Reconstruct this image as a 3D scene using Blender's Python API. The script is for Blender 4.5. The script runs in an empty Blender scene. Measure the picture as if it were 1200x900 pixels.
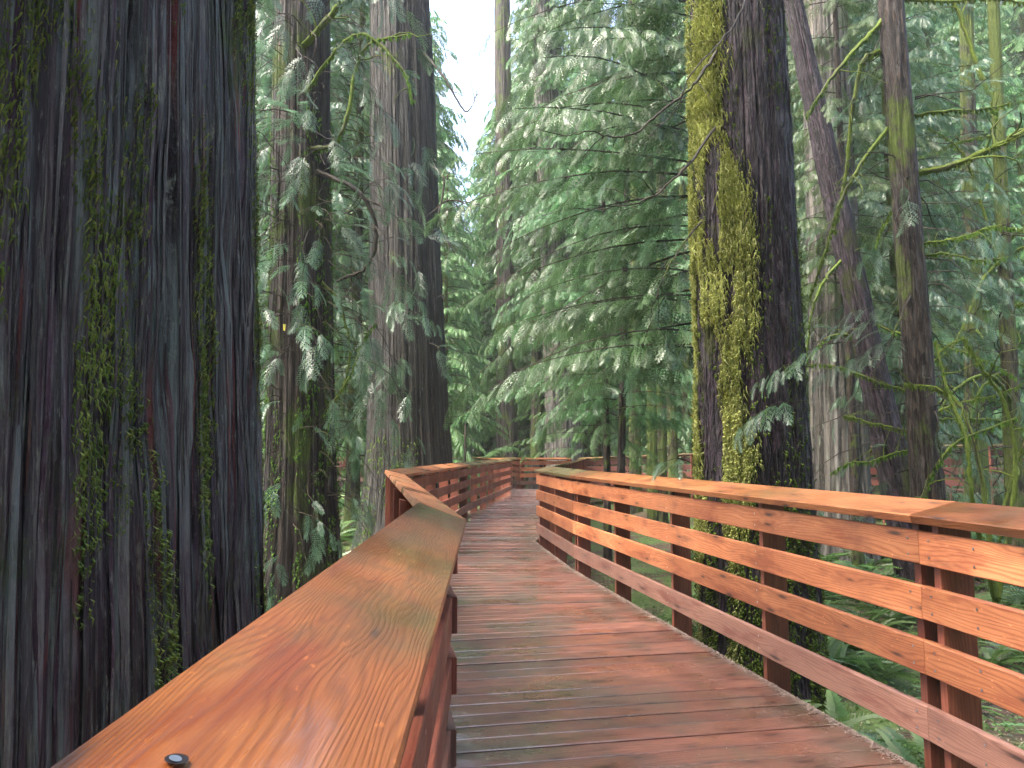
import bpy, math, random
import numpy as np
R = math.radians
S = bpy.context.scene
COL = S.collection
random.seed(7)
rng = np.random.default_rng(7)

# ------------------------------------------------------------------ camera
FPX, PIT, CZ = 832.0, math.atan((529.5 - 450) / 832.0), 1.335
cd = bpy.data.cameras.new('camera')
cam = bpy.data.objects.new('camera', cd); COL.objects.link(cam)
cam.location = (0, 0, CZ); cam.rotation_euler = (R(90) + PIT, 0, 0)
cd.sensor_width = 36; cd.lens = 36 * FPX / 1200; cd.clip_start = 0.05; cd.clip_end = 2000
S.camera = cam

# ------------------------------------------------------------------ sky and sun
SUN_EL, SUN_AZ = 58.0, -112.0       # azimuth from +Y towards +X
w = bpy.data.worlds.new('World'); S.world = w; w.use_nodes = True
nt = w.node_tree; nt.nodes.clear()
sky = nt.nodes.new('ShaderNodeTexSky'); sky.sky_type = 'NISHITA'; sky.sun_disc = False
sky.sun_elevation = R(SUN_EL); sky.sun_rotation = R(SUN_AZ); sky.air_density = 1.0; sky.dust_density = 6.0; sky.ozone_density = 1.0
bg = nt.nodes.new('ShaderNodeBackground'); bg.inputs['Strength'].default_value = 0.15
wo = nt.nodes.new('ShaderNodeOutputWorld')
nt.links.new(sky.outputs[0], bg.inputs[0]); nt.links.new(bg.outputs[0], wo.inputs[0])
sl = bpy.data.lights.new('sun', 'SUN'); sl.energy = 1.1; sl.angle = R(24); sl.color = (1.0, 0.975, 0.94)
so = bpy.data.objects.new('sun', sl); COL.objects.link(so)
so.rotation_euler = (R(90 - SUN_EL), 0, R(180 - SUN_AZ)); so.location = (-20, 10, 30)
S.view_settings.view_transform = 'Standard'; S.view_settings.look = 'None'
S.view_settings.exposure = 2.9; S.view_settings.gamma = 1.0; S.view_settings.use_curve_mapping = False
S.render.engine = 'CYCLES'
S.cycles.use_denoising = True; S.cycles.denoising_prefilter = 'NONE'; S.cycles.denoising_input_passes = 'RGB_ALBEDO_NORMAL'
S.cycles.max_bounces = 6; S.cycles.diffuse_bounces = 3; S.cycles.glossy_bounces = 2
S.cycles.transmission_bounces = 3; S.cycles.volume_bounces = 1; S.cycles.transparent_max_bounces = 4
S.cycles.sample_clamp_indirect = 4.0; S.cycles.sample_clamp_direct = 0

def P(px, py, d):
    """point of the place seen at photo pixel (px, py) at distance d along the walk"""
    dx = (px - 600) / FPX; dv = (450 - py) / FPX
    v = np.array([dx, math.cos(PIT) - dv * math.sin(PIT), math.sin(PIT) + dv * math.cos(PIT)])
    v = v * (d / v[1]); v[2] += CZ
    return v

# ------------------------------------------------------------------ noise in numpy
def _h(i, j, s):
    n = (i * 374761393 + j * 668265263 + s * 974634777) & 0xffffffff
    n = ((n ^ (n >> 13)) * 1274126177) & 0xffffffff
    return ((n ^ (n >> 16)) & 0xffffff) / float(0xffffff)
def vn(x, y, s=0, per=0):
    x = np.asarray(x, float); y = np.asarray(y, float)
    i = np.floor(x).astype(np.int64); j = np.floor(y).astype(np.int64)
    f = x - i; g = y - j; f = f * f * (3 - 2 * f); g = g * g * (3 - 2 * g)
    i0, i1 = (i % per, (i + 1) % per) if per else (i, i + 1)
    a = _h(i0, j, s); b = _h(i1, j, s); c = _h(i0, j + 1, s); d = _h(i1, j + 1, s)
    return (a * (1 - f) + b * f) * (1 - g) + (c * (1 - f) + d * f) * g
def fbm(x, y, s=0, o=4):
    r = 0; a = .5; t = 0
    for k in range(o):
        r = r + a * vn(x * 2 ** k, y * 2 ** k, s + k); t += a; a *= .5
    return r / t

# ------------------------------------------------------------------ mesh helpers
class MB:
    def __init__(s): s.V = []; s.F = []; s.UV = []; s.M = []; s.n = 0
    def add(s, V, F, uv=None, mat=0):
        V = np.asarray(V, float).reshape(-1, 3); F = np.asarray(F, np.int64)
        s.V.append(V); s.F.append(F + s.n)
        s.UV.append(np.zeros((len(V), 2)) if uv is None else np.asarray(uv, float))
        s.M.append(np.full(len(F), mat, np.int32)); s.n += len(V)
    def mesh(s, name, mats, smooth=True):
        me = bpy.data.meshes.new(name)
        V = np.concatenate(s.V); UV = np.concatenate(s.UV)
        me.vertices.add(len(V)); me.vertices.foreach_set('co', V.ravel())
        li = np.concatenate([f.ravel() for f in s.F])
        cnt = np.concatenate([np.full(len(f), f.shape[1], np.int64) for f in s.F])
        me.loops.add(len(li)); me.loops.foreach_set('vertex_index', li)
        st = np.concatenate([[0], np.cumsum(cnt)[:-1]])
        me.polygons.add(len(cnt)); me.polygons.foreach_set('loop_start', st); me.polygons.foreach_set('loop_total', cnt)
        me.polygons.foreach_set('material_index', np.concatenate(s.M))
        me.update(calc_edges=True)
        u = me.uv_layers.new(name='UVMap'); u.data.foreach_set('uv', UV[li].ravel())
        me.polygons.foreach_set('use_smooth', np.full(len(cnt), smooth))
        for m in (mats if isinstance(mats, (list, tuple)) else [mats]): me.materials.append(m)
        me.validate()
        return me
    def build(s, name, mats, parent=None, smooth=True, loc=None):
        return link(name, s.mesh(name, mats, smooth), parent, loc)
def link(name, data, parent=None, loc=None):
    o = bpy.data.objects.new(name, data); COL.objects.link(o)
    if parent: o.parent = parent
    if loc is not None: o.location = loc
    return o
def tag(o, label=None, cat=None, group=None, kind=None):
    for k, v in (('label', label), ('category', cat), ('group', group), ('kind', kind)):
        if v: o[k] = v
    return o
def thing(name, label, cat, loc=(0, 0, 0), rz=0, group=None, sc=1):
    o = bpy.data.objects.new(name, None); COL.objects.link(o); o.location = loc; o.rotation_euler = (0, 0, rz); o.scale = (sc,) * 3
    o.empty_display_size = .2
    return tag(o, label, cat, group)
def dup(root, loc, rz, sc, label, group=None):
    r = root.copy(); COL.objects.link(r); r.location = loc; r.rotation_euler = (0, 0, rz); r.scale = (sc[0], sc[0], sc[1]) if isinstance(sc, tuple) else (sc,) * 3
    r['label'] = label
    if group: r['group'] = group
    for ch in list(root.children):
        c = ch.copy(); COL.objects.link(c); c.parent = r
        for g in list(ch.children):
            d = g.copy(); COL.objects.link(d); d.parent = c
    return r
def norm(v):
    v = np.asarray(v, float); return v / (np.linalg.norm(v, axis=-1, keepdims=True) + 1e-12)
def tube(mb, pts, rad, n=8, mat=0, lump=0, seed=0):
    pts = np.asarray(pts, float); m = len(pts); rad = np.broadcast_to(rad, (m,))
    t = norm(np.gradient(pts, axis=0))
    up = np.where(np.abs(t[:, 2:3]) > .9, [[1., 0, 0]], [[0, 0, 1.]])
    a = norm(np.cross(t, up)); b = np.cross(a, t)
    th = np.arange(n) / n * 2 * math.pi
    rr = rad[:, None] * np.ones(n)
    if lump: rr = rr * (1 + lump * (vn(np.arange(m)[:, None] * .9 + seed, np.arange(n)[None] * .9, seed) - .5) * 2)
    V = pts[:, None] + rr[..., None] * (np.cos(th)[None, :, None] * a[:, None] + np.sin(th)[None, :, None] * b[:, None])
    i = np.arange(m - 1)[:, None] * n; j = np.arange(n)[None]; k = (j + 1) % n
    F = np.stack([i + j, i + k, i + n + k, i + n + j], -1).reshape(-1, 4)
    L = np.concatenate([[0], np.cumsum(np.linalg.norm(np.diff(pts, axis=0), axis=1))])
    uv = np.stack([np.broadcast_to(j / n * 2 * math.pi * rad.max(), (m, n)), np.broadcast_to(L[:, None], (m, n))], -1).reshape(-1, 2)
    mb.add(V.reshape(-1, 3), F, uv, mat)
    mb.add(V[-1], [list(range(n))], uv[-n:], mat)
def smooth_path(pts, k=6):
    pts = np.asarray(pts, float); out = []
    Pp = np.vstack([2 * pts[0] - pts[1], pts, 2 * pts[-1] - pts[-2]])
    for i in range(1, len(Pp) - 2):
        for q in range(k):
            t = q / k; a, b, c, d = Pp[i - 1:i + 3]
            out.append(.5 * (2 * b + (c - a) * t + (2 * a - 5 * b + 4 * c - d) * t * t + (3 * b - 3 * c + d - a) * t ** 3))
    out.append(pts[-1]); return np.array(out)

# ------------------------------------------------------------------ materials
class NT:
    def __init__(s, name):
        s.m = bpy.data.materials.new(name); s.m.use_nodes = True; s.t = s.m.node_tree; s.t.nodes.clear()
        s.out = s.n('ShaderNodeOutputMaterial')
    def n(s, ty, **k):
        o = s.t.nodes.new(ty)
        for a, b in k.items():
            if a in o.inputs.keys() if hasattr(o, 'inputs') else False: o.inputs[a].default_value = b
            else: setattr(o, a, b)
        return o
    def l(s, a, b): s.t.links.new(a, b)
    def val(s, x, sock):
        if hasattr(x, 'is_linked') or isinstance(x, bpy.types.NodeSocket): s.l(x, sock)
        else: sock.default_value = x
    def math(s, op, a, b=0.0, c=None, clamp=False):
        o = s.t.nodes.new('ShaderNodeMath'); o.operation = op; o.use_clamp = clamp
        s.val(a, o.inputs[0]); s.val(b, o.inputs[1])
        if c is not None: s.val(c, o.inputs[2])
        return o.outputs[0]
    def noise(s, vec, sc, det=4, rough=.55, dist=0, dim='3D'):
        o = s.t.nodes.new('ShaderNodeTexNoise'); o.noise_dimensions = dim
        o.inputs['Scale'].default_value = sc; o.inputs['Detail'].default_value = det; o.inputs['Roughness'].default_value = rough; o.inputs['Distortion'].default_value = dist
        s.l(vec, o.inputs['Vector']); return o.outputs['Fac']
    def mapv(s, vec, scale, loc=(0, 0, 0)):
        o = s.t.nodes.new('ShaderNodeMapping'); o.inputs['Scale'].default_value = scale; o.inputs['Location'].default_value = loc
        s.l(vec, o.inputs['Vector']); return o.outputs[0]
    def ramp(s, f, stops, interp='LINEAR'):
        o = s.t.nodes.new('ShaderNodeValToRGB'); e = o.color_ramp.elements; o.color_ramp.interpolation = interp
        while len(e) < len(stops): e.new(.5)
        for q, (p, c) in enumerate(stops):
            e[q].position = p; e[q].color = (c[0], c[1], c[2], 1) if not isinstance(c, (int, float)) else (c, c, c, 1)
        s.l(f, o.inputs[0]); return o.outputs[0]
    def mix(s, f, a, b, ty='MIX'):
        o = s.t.nodes.new('ShaderNodeMix'); o.data_type = 'RGBA'; o.blend_type = ty
        s.val(f, o.inputs[0])
        for x, k in ((a, 6), (b, 7)):
            if isinstance(x, tuple): o.inputs[k].default_value = (*x, 1)
            else: s.l(x, o.inputs[k])
        return o.outputs[2]
    def step(s, f, lo, hi):
        o = s.t.nodes.new('ShaderNodeMapRange'); o.interpolation_type = 'SMOOTHSTEP'
        s.val(f, o.inputs[0]); o.inputs[1].default_value = lo; o.inputs[2].default_value = hi
        return o.outputs[0]
    def bump(s, h, strength=.5, dist=.01, nrm=None):
        o = s.t.nodes.new('ShaderNodeBump'); o.inputs['Strength'].default_value = strength; o.inputs['Distance'].default_value = dist
        s.l(h, o.inputs['Height'])
        if nrm: s.l(nrm, o.inputs['Normal'])
        return o.outputs[0]
    def pbr(s, col, rough=.6, nrm=None, spec=.5, coat=0, coatr=.1):
        o = s.t.nodes.new('ShaderNodeBsdfPrincipled')
        s.val(col if not isinstance(col, tuple) else (*col, 1), o.inputs['Base Color']); s.val(rough, o.inputs['Roughness'])
        o.inputs['Specular IOR Level'].default_value = spec
        s.val(coat, o.inputs['Coat Weight']); s.val(coatr, o.inputs['Coat Roughness'])
        if nrm: s.l(nrm, o.inputs['Normal'])
        return o
    def fin(s, sh): s.l(sh.outputs[0], s.out.inputs['Surface']); return s.m

def wood(name, hi, mid, lo, algae=0.0, algae_col=(.10, .085, .03), dirt=.35, wet=.4, knot_u=1.5, knot_v=9.0, sat=1.0, rough=.42, bump=.35, gfreq=380., gwarp=55., gamp=.16, kon=.38):
    m = NT(name); uv = m.n('ShaderNodeUVMap').outputs[0]; ge = m.n('ShaderNodeNewGeometry').outputs['Position']
    warp = m.noise(m.mapv(uv, (1.3, 7, 1)), 1.0, 2, .5)
    # knots
    vo = m.n('ShaderNodeTexVoronoi'); vo.voronoi_dimensions = '2D'; vo.inputs['Scale'].default_value = 1.0
    m.l(m.mapv(uv, (knot_u, knot_v, 1)), vo.inputs['Vector'])
    d = vo.outputs['Distance']; sep = m.n('ShaderNodeSeparateColor'); m.l(vo.outputs['Color'], sep.inputs[0])
    on = m.step(sep.outputs[0], kon, kon + .08)
    kn = m.math('MULTIPLY', m.math('SUBTRACT', 1.0, m.step(m.math('ADD', d, m.math('MULTIPLY', sep.outputs[1], .05)), .03, .15)), on)
    halo = m.math('MULTIPLY', m.math('SUBTRACT', 1.0, m.step(d, .05, .42)), on)
    sx = m.n('ShaderNodeSeparateXYZ'); m.l(uv, sx.inputs[0])
    ph = m.math('ADD', m.math('MULTIPLY', sx.outputs[1], gfreq), m.math('MULTIPLY', warp, gwarp))
    ph = m.math('ADD', ph, m.math('MULTIPLY', halo, 9.0))
    ph = m.math('ADD', ph, m.math('MULTIPLY', m.noise(m.mapv(uv, (5, 40, 1)), 1.0, 2), 2.6))
    g = m.math('MULTIPLY_ADD', m.math('SINE', ph), .5, .5)
    g = m.math('POWER', g, 2.2)
    fib = m.noise(m.mapv(uv, (9, 320, 1)), 1.0, 3, .6)
    blot = m.noise(m.mapv(uv, (1.6, 5, 1), (3, 1, 0)), 1.0, 5, .6)
    f = m.math('ADD', m.math('MULTIPLY', g, gamp), m.math('MULTIPLY', fib, .34))
    f = m.math('ADD', f, m.math('MULTIPLY', blot, .60))
    col = m.ramp(f, [(.34, hi), (.56, mid), (.84, lo)])
    # board to board variation kept in the third UV-free source: large noise of the offset v
    var = m.noise(m.mapv(uv, (.12, .9, 1), (7, 3, 0)), 1.0, 1)
    hs = m.n('ShaderNodeHueSaturation'); m.l(col, hs.inputs['Color']); hs.inputs['Saturation'].default_value = sat
    m.l(m.math('MULTIPLY_ADD', var, 2.0, 0.0), hs.inputs['Value']); col = hs.outputs[0]
    tint = m.noise(m.mapv(uv, (2.2, 9, 1), (21, 5, 0)), 1.0, 4, .6)
    col = m.mix(m.math('MULTIPLY', m.step(tint, .52, .66), .55), col, m.mix(.55, lo, (.16, .022, .010)))
    col = m.mix(m.math('MULTIPLY', m.step(m.noise(m.mapv(uv, (30, 60, 1), (2, 5, 0)), 1.0, 3, .6), .64, .72), .5), col, tuple(min(1, q_ * 1.7) for q_ in hi))
    al = m.step(m.noise(ge, 1.4, 6, .65), .62 - algae * .42, .80 - algae * .35)
    col = m.mix(m.math('MULTIPLY', al, min(1, .35 + algae)), col, algae_col)
    dt = m.step(m.noise(m.mapv(uv, (3, 14, 1), (9, 9, 0)), 1.0, 6, .7), .56, .74)
    col = m.mix(m.math('MULTIPLY', dt, dirt), col, (.045, .028, .018))
    col = m.mix(m.math('MULTIPLY', halo, .35), col, lo)
    col = m.mix(m.math('MULTIPLY', kn, .93), col, (.022, .012, .010))
    h = m.math('ADD', m.math('MULTIPLY', g, -.5), m.math('MULTIPLY', fib, .9))
    h = m.math('ADD', h, m.math('MULTIPLY', blot, .6))
    nb = m.bump(h, bump, .0018)
    pud = m.step(m.noise(ge, 1.9, 5, .62), .45, .62)
    ro = m.math('SUBTRACT', m.math('MULTIPLY_ADD', fib, .30, rough), m.math('MULTIPLY', pud, .24 if wet > .6 else .15))
    cw = m.math('MULTIPLY_ADD', pud, wet * 1.1, wet * .45, True)
    pb = m.pbr(col, ro, nb, .5, cw, .07)
    m.l(m.bump(m.math('ADD', m.noise(ge, 7, 3), m.math('MULTIPLY', fib, .06)), .5, .004), pb.inputs['Coat Normal'])
    return m.fin(pb)

HI, MI, LO = (.62, .235, .085), (.42, .125, .042), (.17, .042, .018)
M = {}
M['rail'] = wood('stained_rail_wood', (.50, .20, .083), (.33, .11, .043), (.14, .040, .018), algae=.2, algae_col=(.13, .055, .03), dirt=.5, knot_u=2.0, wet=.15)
M['rail_darker'] = wood('darker_stained_rail_wood', (.30, .085, .045), (.20, .052, .03), (.09, .022, .015), dirt=.45, wet=.1)  # darker, redder version of the rail wood for distant railings
M['rail_shaded'] = wood('shaded_red_rail_wood', (.20, .062, .036), (.135, .038, .023), (.06, .016, .012), dirt=.45, wet=.15)  # darker copy of the rail wood; shade of the left boards is in the colour
M['rail_far'] = wood('dark_red_rail_wood', (.13, .045, .032), (.085, .028, .02), (.04, .012, .01), dirt=.4, wet=.1)  # darkest red version of the rail wood, for the looping walkway
M['kick'] = wood('weathered_kick_board_wood', (.24, .125, .085), (.165, .08, .058), (.08, .036, .028), dirt=.5, wet=.2)
M['cap'] = wood('stained_cap_wood', (.38, .155, .052), (.27, .095, .030), (.11, .032, .012), algae=.22, wet=.5, knot_u=2.6)
M['cap_near'] = wood('wet_cap_wood', (.20, .070, .019), (.115, .034, .009), (.032, .009, .004), algae=.34, algae_col=(.05, .04, .016), dirt=.7, knot_u=2.3, wet=.55, rough=.32, bump=.5, knot_v=8.5, gamp=.10, gfreq=560., gwarp=130.)
M['cap_green'] = wood('algae_cap_wood', (.26, .15, .05), (.17, .09, .032), (.07, .032, .015), algae=.62, wet=.5)
M['post'] = wood('post_wood', (.26, .085, .045), (.17, .05, .03), (.07, .02, .014), dirt=.4, wet=.05)
M['deck'] = wood('wet_deck_wood', (.215, .088, .055), (.12, .050, .034), (.038, .019, .014), algae=.46, algae_col=(.075, .06, .042), dirt=.55, wet=.95, rough=.34, knot_u=2.6, knot_v=8.5, bump=.5, kon=.12)

def leafmat(name, c1, c2, tip, trans=.42, rough=.38, spec=.5, sc=.9):
    m = NT(name); ge = m.n('ShaderNodeNewGeometry').outputs['Position']; oi = m.n('ShaderNodeObjectInfo')
    f = m.noise(ge, sc, 5, .65)
    f2 = m.noise(ge, 9.0, 3, .6)
    uv = m.n('ShaderNodeUVMap').outputs[0]; sx = m.n('ShaderNodeSeparateXYZ'); m.l(uv, sx.inputs[0])
    c = m.mix(m.step(m.math('ADD', m.math('MULTIPLY', f, .6), m.math('MULTIPLY', f2, .4)), .36, .64), c1, c2)
    c = m.mix(m.math('MULTIPLY', m.step(sx.outputs[0], .55, 1.0), .7), c, tip)
    hs = m.n('ShaderNodeHueSaturation'); m.l(c, hs.inputs['Color'])
    m.l(m.math('MULTIPLY_ADD', oi.outputs['Random'], .5, .75), hs.inputs['Value'])
    m.l(m.math('MULTIPLY_ADD', oi.outputs['Random'], .04, .48), hs.inputs['Hue'])
    b = m.pbr(hs.outputs[0], rough, None, spec)
    tr = m.n('ShaderNodeBsdfTranslucent'); m.l(hs.outputs[0], tr.inputs[0])
    mx = m.n('ShaderNodeMixShader'); mx.inputs[0].default_value = trans
    m.l(b.outputs[0], mx.inputs[1]); m.l(tr.outputs[0], mx.inputs[2])
    return m.fin(mx)
M['hemlock'] = leafmat('hemlock_leaf', (.055, .135, .045), (.10, .215, .080), (.17, .30, .145), rough=.33, spec=.55)
M['cedar'] = leafmat('cedar_leaf', (.050, .115, .055), (.090, .17, .085), (.14, .24, .14), rough=.32, spec=.7)
M['light'] = leafmat('young_leaf', (.065, .15, .045), (.11, .22, .07), (.16, .29, .10), rough=.4)
M['dark_leaf'] = leafmat('dull_green_leaf', (.052, .108, .034), (.095, .165, .052), (.14, .22, .08))  # duller, darker green for some of the conifers
M['fern'] = leafmat('fern_leaf', (.045, .10, .025), (.085, .16, .04), (.14, .23, .065), rough=.4, sc=2.5)
M['moss'] = leafmat('hanging_moss', (.16, .20, .045), (.40, .46, .13), (.66, .70, .30), trans=.3, rough=.8, spec=.1, sc=3)
M['moss_green'] = leafmat('green_moss', (.055, .10, .018), (.11, .19, .03), (.18, .27, .05), trans=.25, rough=.8, spec=.1, sc=3)
M['moss_giant'] = leafmat('trunk_moss', (.075, .12, .03), (.16, .23, .055), (.28, .33, .10), trans=.2, rough=.8, spec=.1, sc=5)
M['litter'] = leafmat('needle_litter', (.18, .13, .09), (.34, .28, .22), (.40, .34, .28), trans=0, rough=.7, spec=.2, sc=20)

def bark(name, cols, moss=.3, moss_col=(.10, .13, .025), su=14., fib=90., bump=.9, lichen=.3, lichen_col=(.30, .34, .27), flake=0, red=0, side=None, wet=0.25):
    m = NT(name); uv = m.n('ShaderNodeUVMap').outputs[0]; geo = m.n('ShaderNodeNewGeometry'); ge = geo.outputs['Position']
    wob = m.noise(m.mapv(uv, (2.5, 1.1, 1)), 1.0, 3)
    cx = m.n('ShaderNodeSeparateXYZ'); m.l(uv, cx.inputs[0])
    cc = m.n('ShaderNodeCombineXYZ'); m.l(m.math('ADD', cx.outputs[0], m.math('MULTIPLY', wob, .07)), cc.inputs[0]); m.l(cx.outputs[1], cc.inputs[1])
    u = cc.outputs[0]
    strip = m.noise(m.mapv(u, (su, .55 if not flake else 3.5, 1)), 1.0, 4, .6)
    fine = m.noise(m.mapv(u, (fib, 3.0 if not flake else 14., 1)), 1.0, 4, .65)
    br = m.noise(m.mapv(u, (su * 1.7, 4.5, 1), (5, 5, 0)), 1.0, 5, .7)
    f = m.math('ADD', m.math('MULTIPLY', strip, .5), m.math('ADD', m.math('MULTIPLY', fine, .25), m.math('MULTIPLY', br, .25)))
    col = m.ramp(f, [(.30, cols[0]), (.46, cols[1]), (.58, cols[2]), (.72, cols[3])])
    vo = m.n('ShaderNodeTexVoronoi'); vo.voronoi_dimensions = '2D'; vo.inputs['Scale'].default_value = 1.0; vo.inputs['Randomness'].default_value = 1.0
    m.l(m.mapv(u, (su * 1.6, .30 if not flake else 6.0, 1)), vo.inputs['Vector']); sv = m.n('ShaderNodeSeparateColor'); m.l(vo.outputs['Color'], sv.inputs[0])
    hs0 = m.n('ShaderNodeHueSaturation'); m.l(col, hs0.inputs['Color']); m.l(m.math('MULTIPLY_ADD', sv.outputs[0], 1.5, .25), hs0.inputs['Value']); m.l(m.math('MULTIPLY_ADD', sv.outputs[1], .9, .6), hs0.inputs['Saturation']); col = hs0.outputs[0]
    fleck = m.step(m.noise(m.mapv(u, (fib * .6, 9, 1), (1, 8, 0)), 1.0, 6, .75), .56, .66)
    col = m.mix(m.math('MULTIPLY', fleck, .55), col, cols[3])
    li = m.math('MULTIPLY', m.step(m.noise(m.mapv(u, (su * .9, 2.2, 1), (2, 7, 0)), 1.0, 7, .75), .66 - lichen * .22, .78 - lichen * .2), m.step(fine, .30, .52))
    col = m.mix(m.math('MULTIPLY', li, .75), col, lichen_col)
    if red:
        big = m.step(m.noise(m.mapv(u, (2.4, .35, 1), (4, 2, 0)), 1.0, 4, .6), .50, .58)
        col = m.mix(m.math('MULTIPLY', m.math('MULTIPLY', big, m.step(fine, .25, .6)), .75), col, (.135, .17, .165))
        pu = m.step(m.noise(m.mapv(u, (3.4, .3, 1), (14, 9, 0)), 1.0, 3, .6), .56, .66)
        col = m.mix(m.math('MULTIPLY', pu, .45), col, (.06, .022, .045))
        rd = m.step(m.noise(m.mapv(u, (7, .5, 1), (11, 3, 0)), 1.0, 3), .60, .70)
        col = m.mix(m.math('MULTIPLY', rd, red), col, (.16, .018, .014))
    ms = m.noise(m.mapv(ge, (1.6, 1.6, .8)), 1.0, 7, .72)
    if side is not None:
        dt = m.n('ShaderNodeVectorMath'); dt.operation = 'DOT_PRODUCT'; m.l(geo.outputs['True Normal'], dt.inputs[0]); dt.inputs[1].default_value = side
        ms = m.math('ADD', ms, m.math('MULTIPLY', dt.outputs['Value'], .12))
    mk = m.step(ms, .66 - moss * .3, .76 - moss * .28)
    mc = m.mix(m.noise(ge, 26, 4, .7), (moss_col[0] * .5, moss_col[1] * .5, moss_col[2] * .5), (moss_col[0] * 1.5, moss_col[1] * 1.5, moss_col[2] * 1.3))
    col = m.mix(m.math('MULTIPLY', mk, .9), col, mc)
    h = m.math('ADD', m.math('MULTIPLY', strip, 1.2), m.math('ADD', m.math('MULTIPLY', fine, .5), m.math('MULTIPLY', br, .6)))
    h = m.math('ADD', h, m.math('MULTIPLY', sv.outputs[2], .5))
    nb = m.bump(h, bump, .035)
    nb = m.bump(m.noise(ge, 60, 3, .7), .25, .01, nb)
    ro = m.math('MULTIPLY_ADD', fine, .4, .40)
    return m.fin(m.pbr(col, m.math('ADD', ro, m.math('MULTIPLY', mk, .3)), nb, wet))
M['giant'] = bark('giant_cedar_bark', [(.005, .003, .006), (.034, .019, .031), (.105, .105, .105), (.30, .33, .28)], moss=.38, moss_col=(.06, .085, .03), su=11, lichen=.5, lichen_col=(.24, .27, .21), red=.75, bump=1.0, wet=.45)
M['cedarbark'] = bark('cedar_bark', [(.010, .009, .007), (.024, .021, .018), (.046, .043, .037), (.095, .092, .078)], moss=.18, su=16, lichen=.35)
M['cedarmoss'] = bark('mossy_cedar_bark', [(.012, .009, .008), (.03, .023, .020), (.055, .046, .039), (.10, .088, .074)], moss=.55, su=16, moss_col=(.07, .10, .025), lichen=.2)
M['pale'] = bark('pale_cedar_bark', [(.035, .03, .026), (.085, .077, .067), (.145, .135, .118), (.23, .22, .195)], moss=.1, su=14, lichen=.5)
M['fir'] = bark('fir_bark', [(.007, .005, .007), (.022, .015, .020), (.045, .034, .042), (.10, .085, .09)], moss=.36, su=22, fib=50, flake=1, moss_col=(.05, .06, .014), lichen=.1, bump=1.3, wet=.3)
M['slim'] = bark('slim_trunk_bark', [(.010, .008, .007), (.028, .021, .018), (.050, .040, .034), (.11, .095, .082)], moss=.42, su=22, flake=1, moss_col=(.08, .115, .025), lichen=.25)
M['green_trunk'] = bark('mossy_slim_bark', [(.014, .012, .008), (.032, .029, .018), (.056, .053, .028), (.095, .092, .05)], moss=.8, su=20, flake=1, moss_col=(.085, .115, .03), lichen=.1)
M['limb'] = bark('limb_bark', [(.02, .016, .012), (.04, .033, .024), (.07, .058, .04), (.10, .09, .06)], moss=.3, su=30, moss_col=(.09, .13, .025), lichen=0)
M['moss_limb'] = bark('mossy_limb_bark', [(.03, .03, .012), (.06, .07, .02), (.10, .12, .03), (.15, .18, .045)], moss=.85, su=30, moss_col=(.12, .17, .03), lichen=0)
def soilmat():
    m = NT('forest_floor'); ge = m.n('ShaderNodeNewGeometry').outputs['Position']
    a = m.noise(ge, 1.1, 6, .65); b = m.noise(ge, 14, 5, .7)
    c = m.ramp(b, [(.3, (.022, .014, .009)), (.5, (.055, .034, .022)), (.66, (.10, .065, .042)), (.8, (.16, .11, .07))])
    c = m.mix(m.step(m.math('ADD', a, m.math('MULTIPLY', b, .25)), .56, .70), c, m.mix(b, (.025, .05, .012), (.085, .13, .03)))
    nb = m.bump(b, .9, .03)
    return m.fin(m.pbr(c, .75, nb, .3))
M['soil'] = soilmat()
def simple(name, c, r, metal=0):
    m = NT(name); ge = m.n('ShaderNodeNewGeometry').outputs['Position']
    b = m.pbr(m.mix(m.noise(ge, 40, 3), tuple(x * .7 for x in c), tuple(min(1, x * 1.2) for x in c)), r); b.inputs['Metallic'].default_value = metal
    return m.fin(b)
M['steel'] = simple('screw_steel', (.45, .46, .48), .3, 1)
M['hole_shade'] = simple('hole_shade_black', (.012, .01, .012), .35)
M['yellow'] = simple('yellow_leaf', (.55, .50, .05), .5)

# ------------------------------------------------------------------ the ground
PATHL = [(-.10, -3), (-.12, .3), (-.20, 2.86), (-1.29, 8.6), (-.854, 14.8), (.03, 22.9)]
PATHR = [(2.5, -3), (2.1, .3), (1.80, 2.5), (1.714, 3.1), (.668, 8.3), (.33, 10.8), (2.5, 26)]
def gh(x, y):
    x = np.asarray(x, float); y = np.asarray(y, float)
    z = -.62 + .22 * (fbm(x * .35 + 9, y * .35 + 4, 3) - .5) * 2 + .07 * (vn(x * 2.1, y * 2.1, 8) - .5)
    z = z + .012 * np.clip(y - 10, 0, 60) + .30 * (fbm(x * .09, y * .09, 5, 2) - .5)
    near = np.exp(-((x - .4) / 2.4) ** 2)
    return z - .12 * near * (np.clip(z + .62, 0, 1) > 0)
def gz(x, y): return float(gh(x, y))
ax = np.sign(np.linspace(-1, 1, 261)) * np.abs(np.linspace(-1, 1, 261)) ** 2.2 * 130
ay = np.concatenate([np.linspace(-60, -6, 14), np.linspace(-5, 30, 200), 30 + np.linspace(.03, 1, 60) ** 1.6 * 150])
GX, GY = np.meshgrid(ax, ay); GZ = gh(GX, GY)
mb = MB(); ny, nx = GX.shape
i = np.arange(ny - 1)[:, None] * nx; j = np.arange(nx - 1)[None]
mb.add(np.stack([GX, GY, GZ], -1).reshape(-1, 3), np.stack([i + j, i + j + 1, i + nx + j + 1, i + nx + j], -1).reshape(-1, 4))
tag(mb.build('ground', M['soil']), kind='structure')

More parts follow.
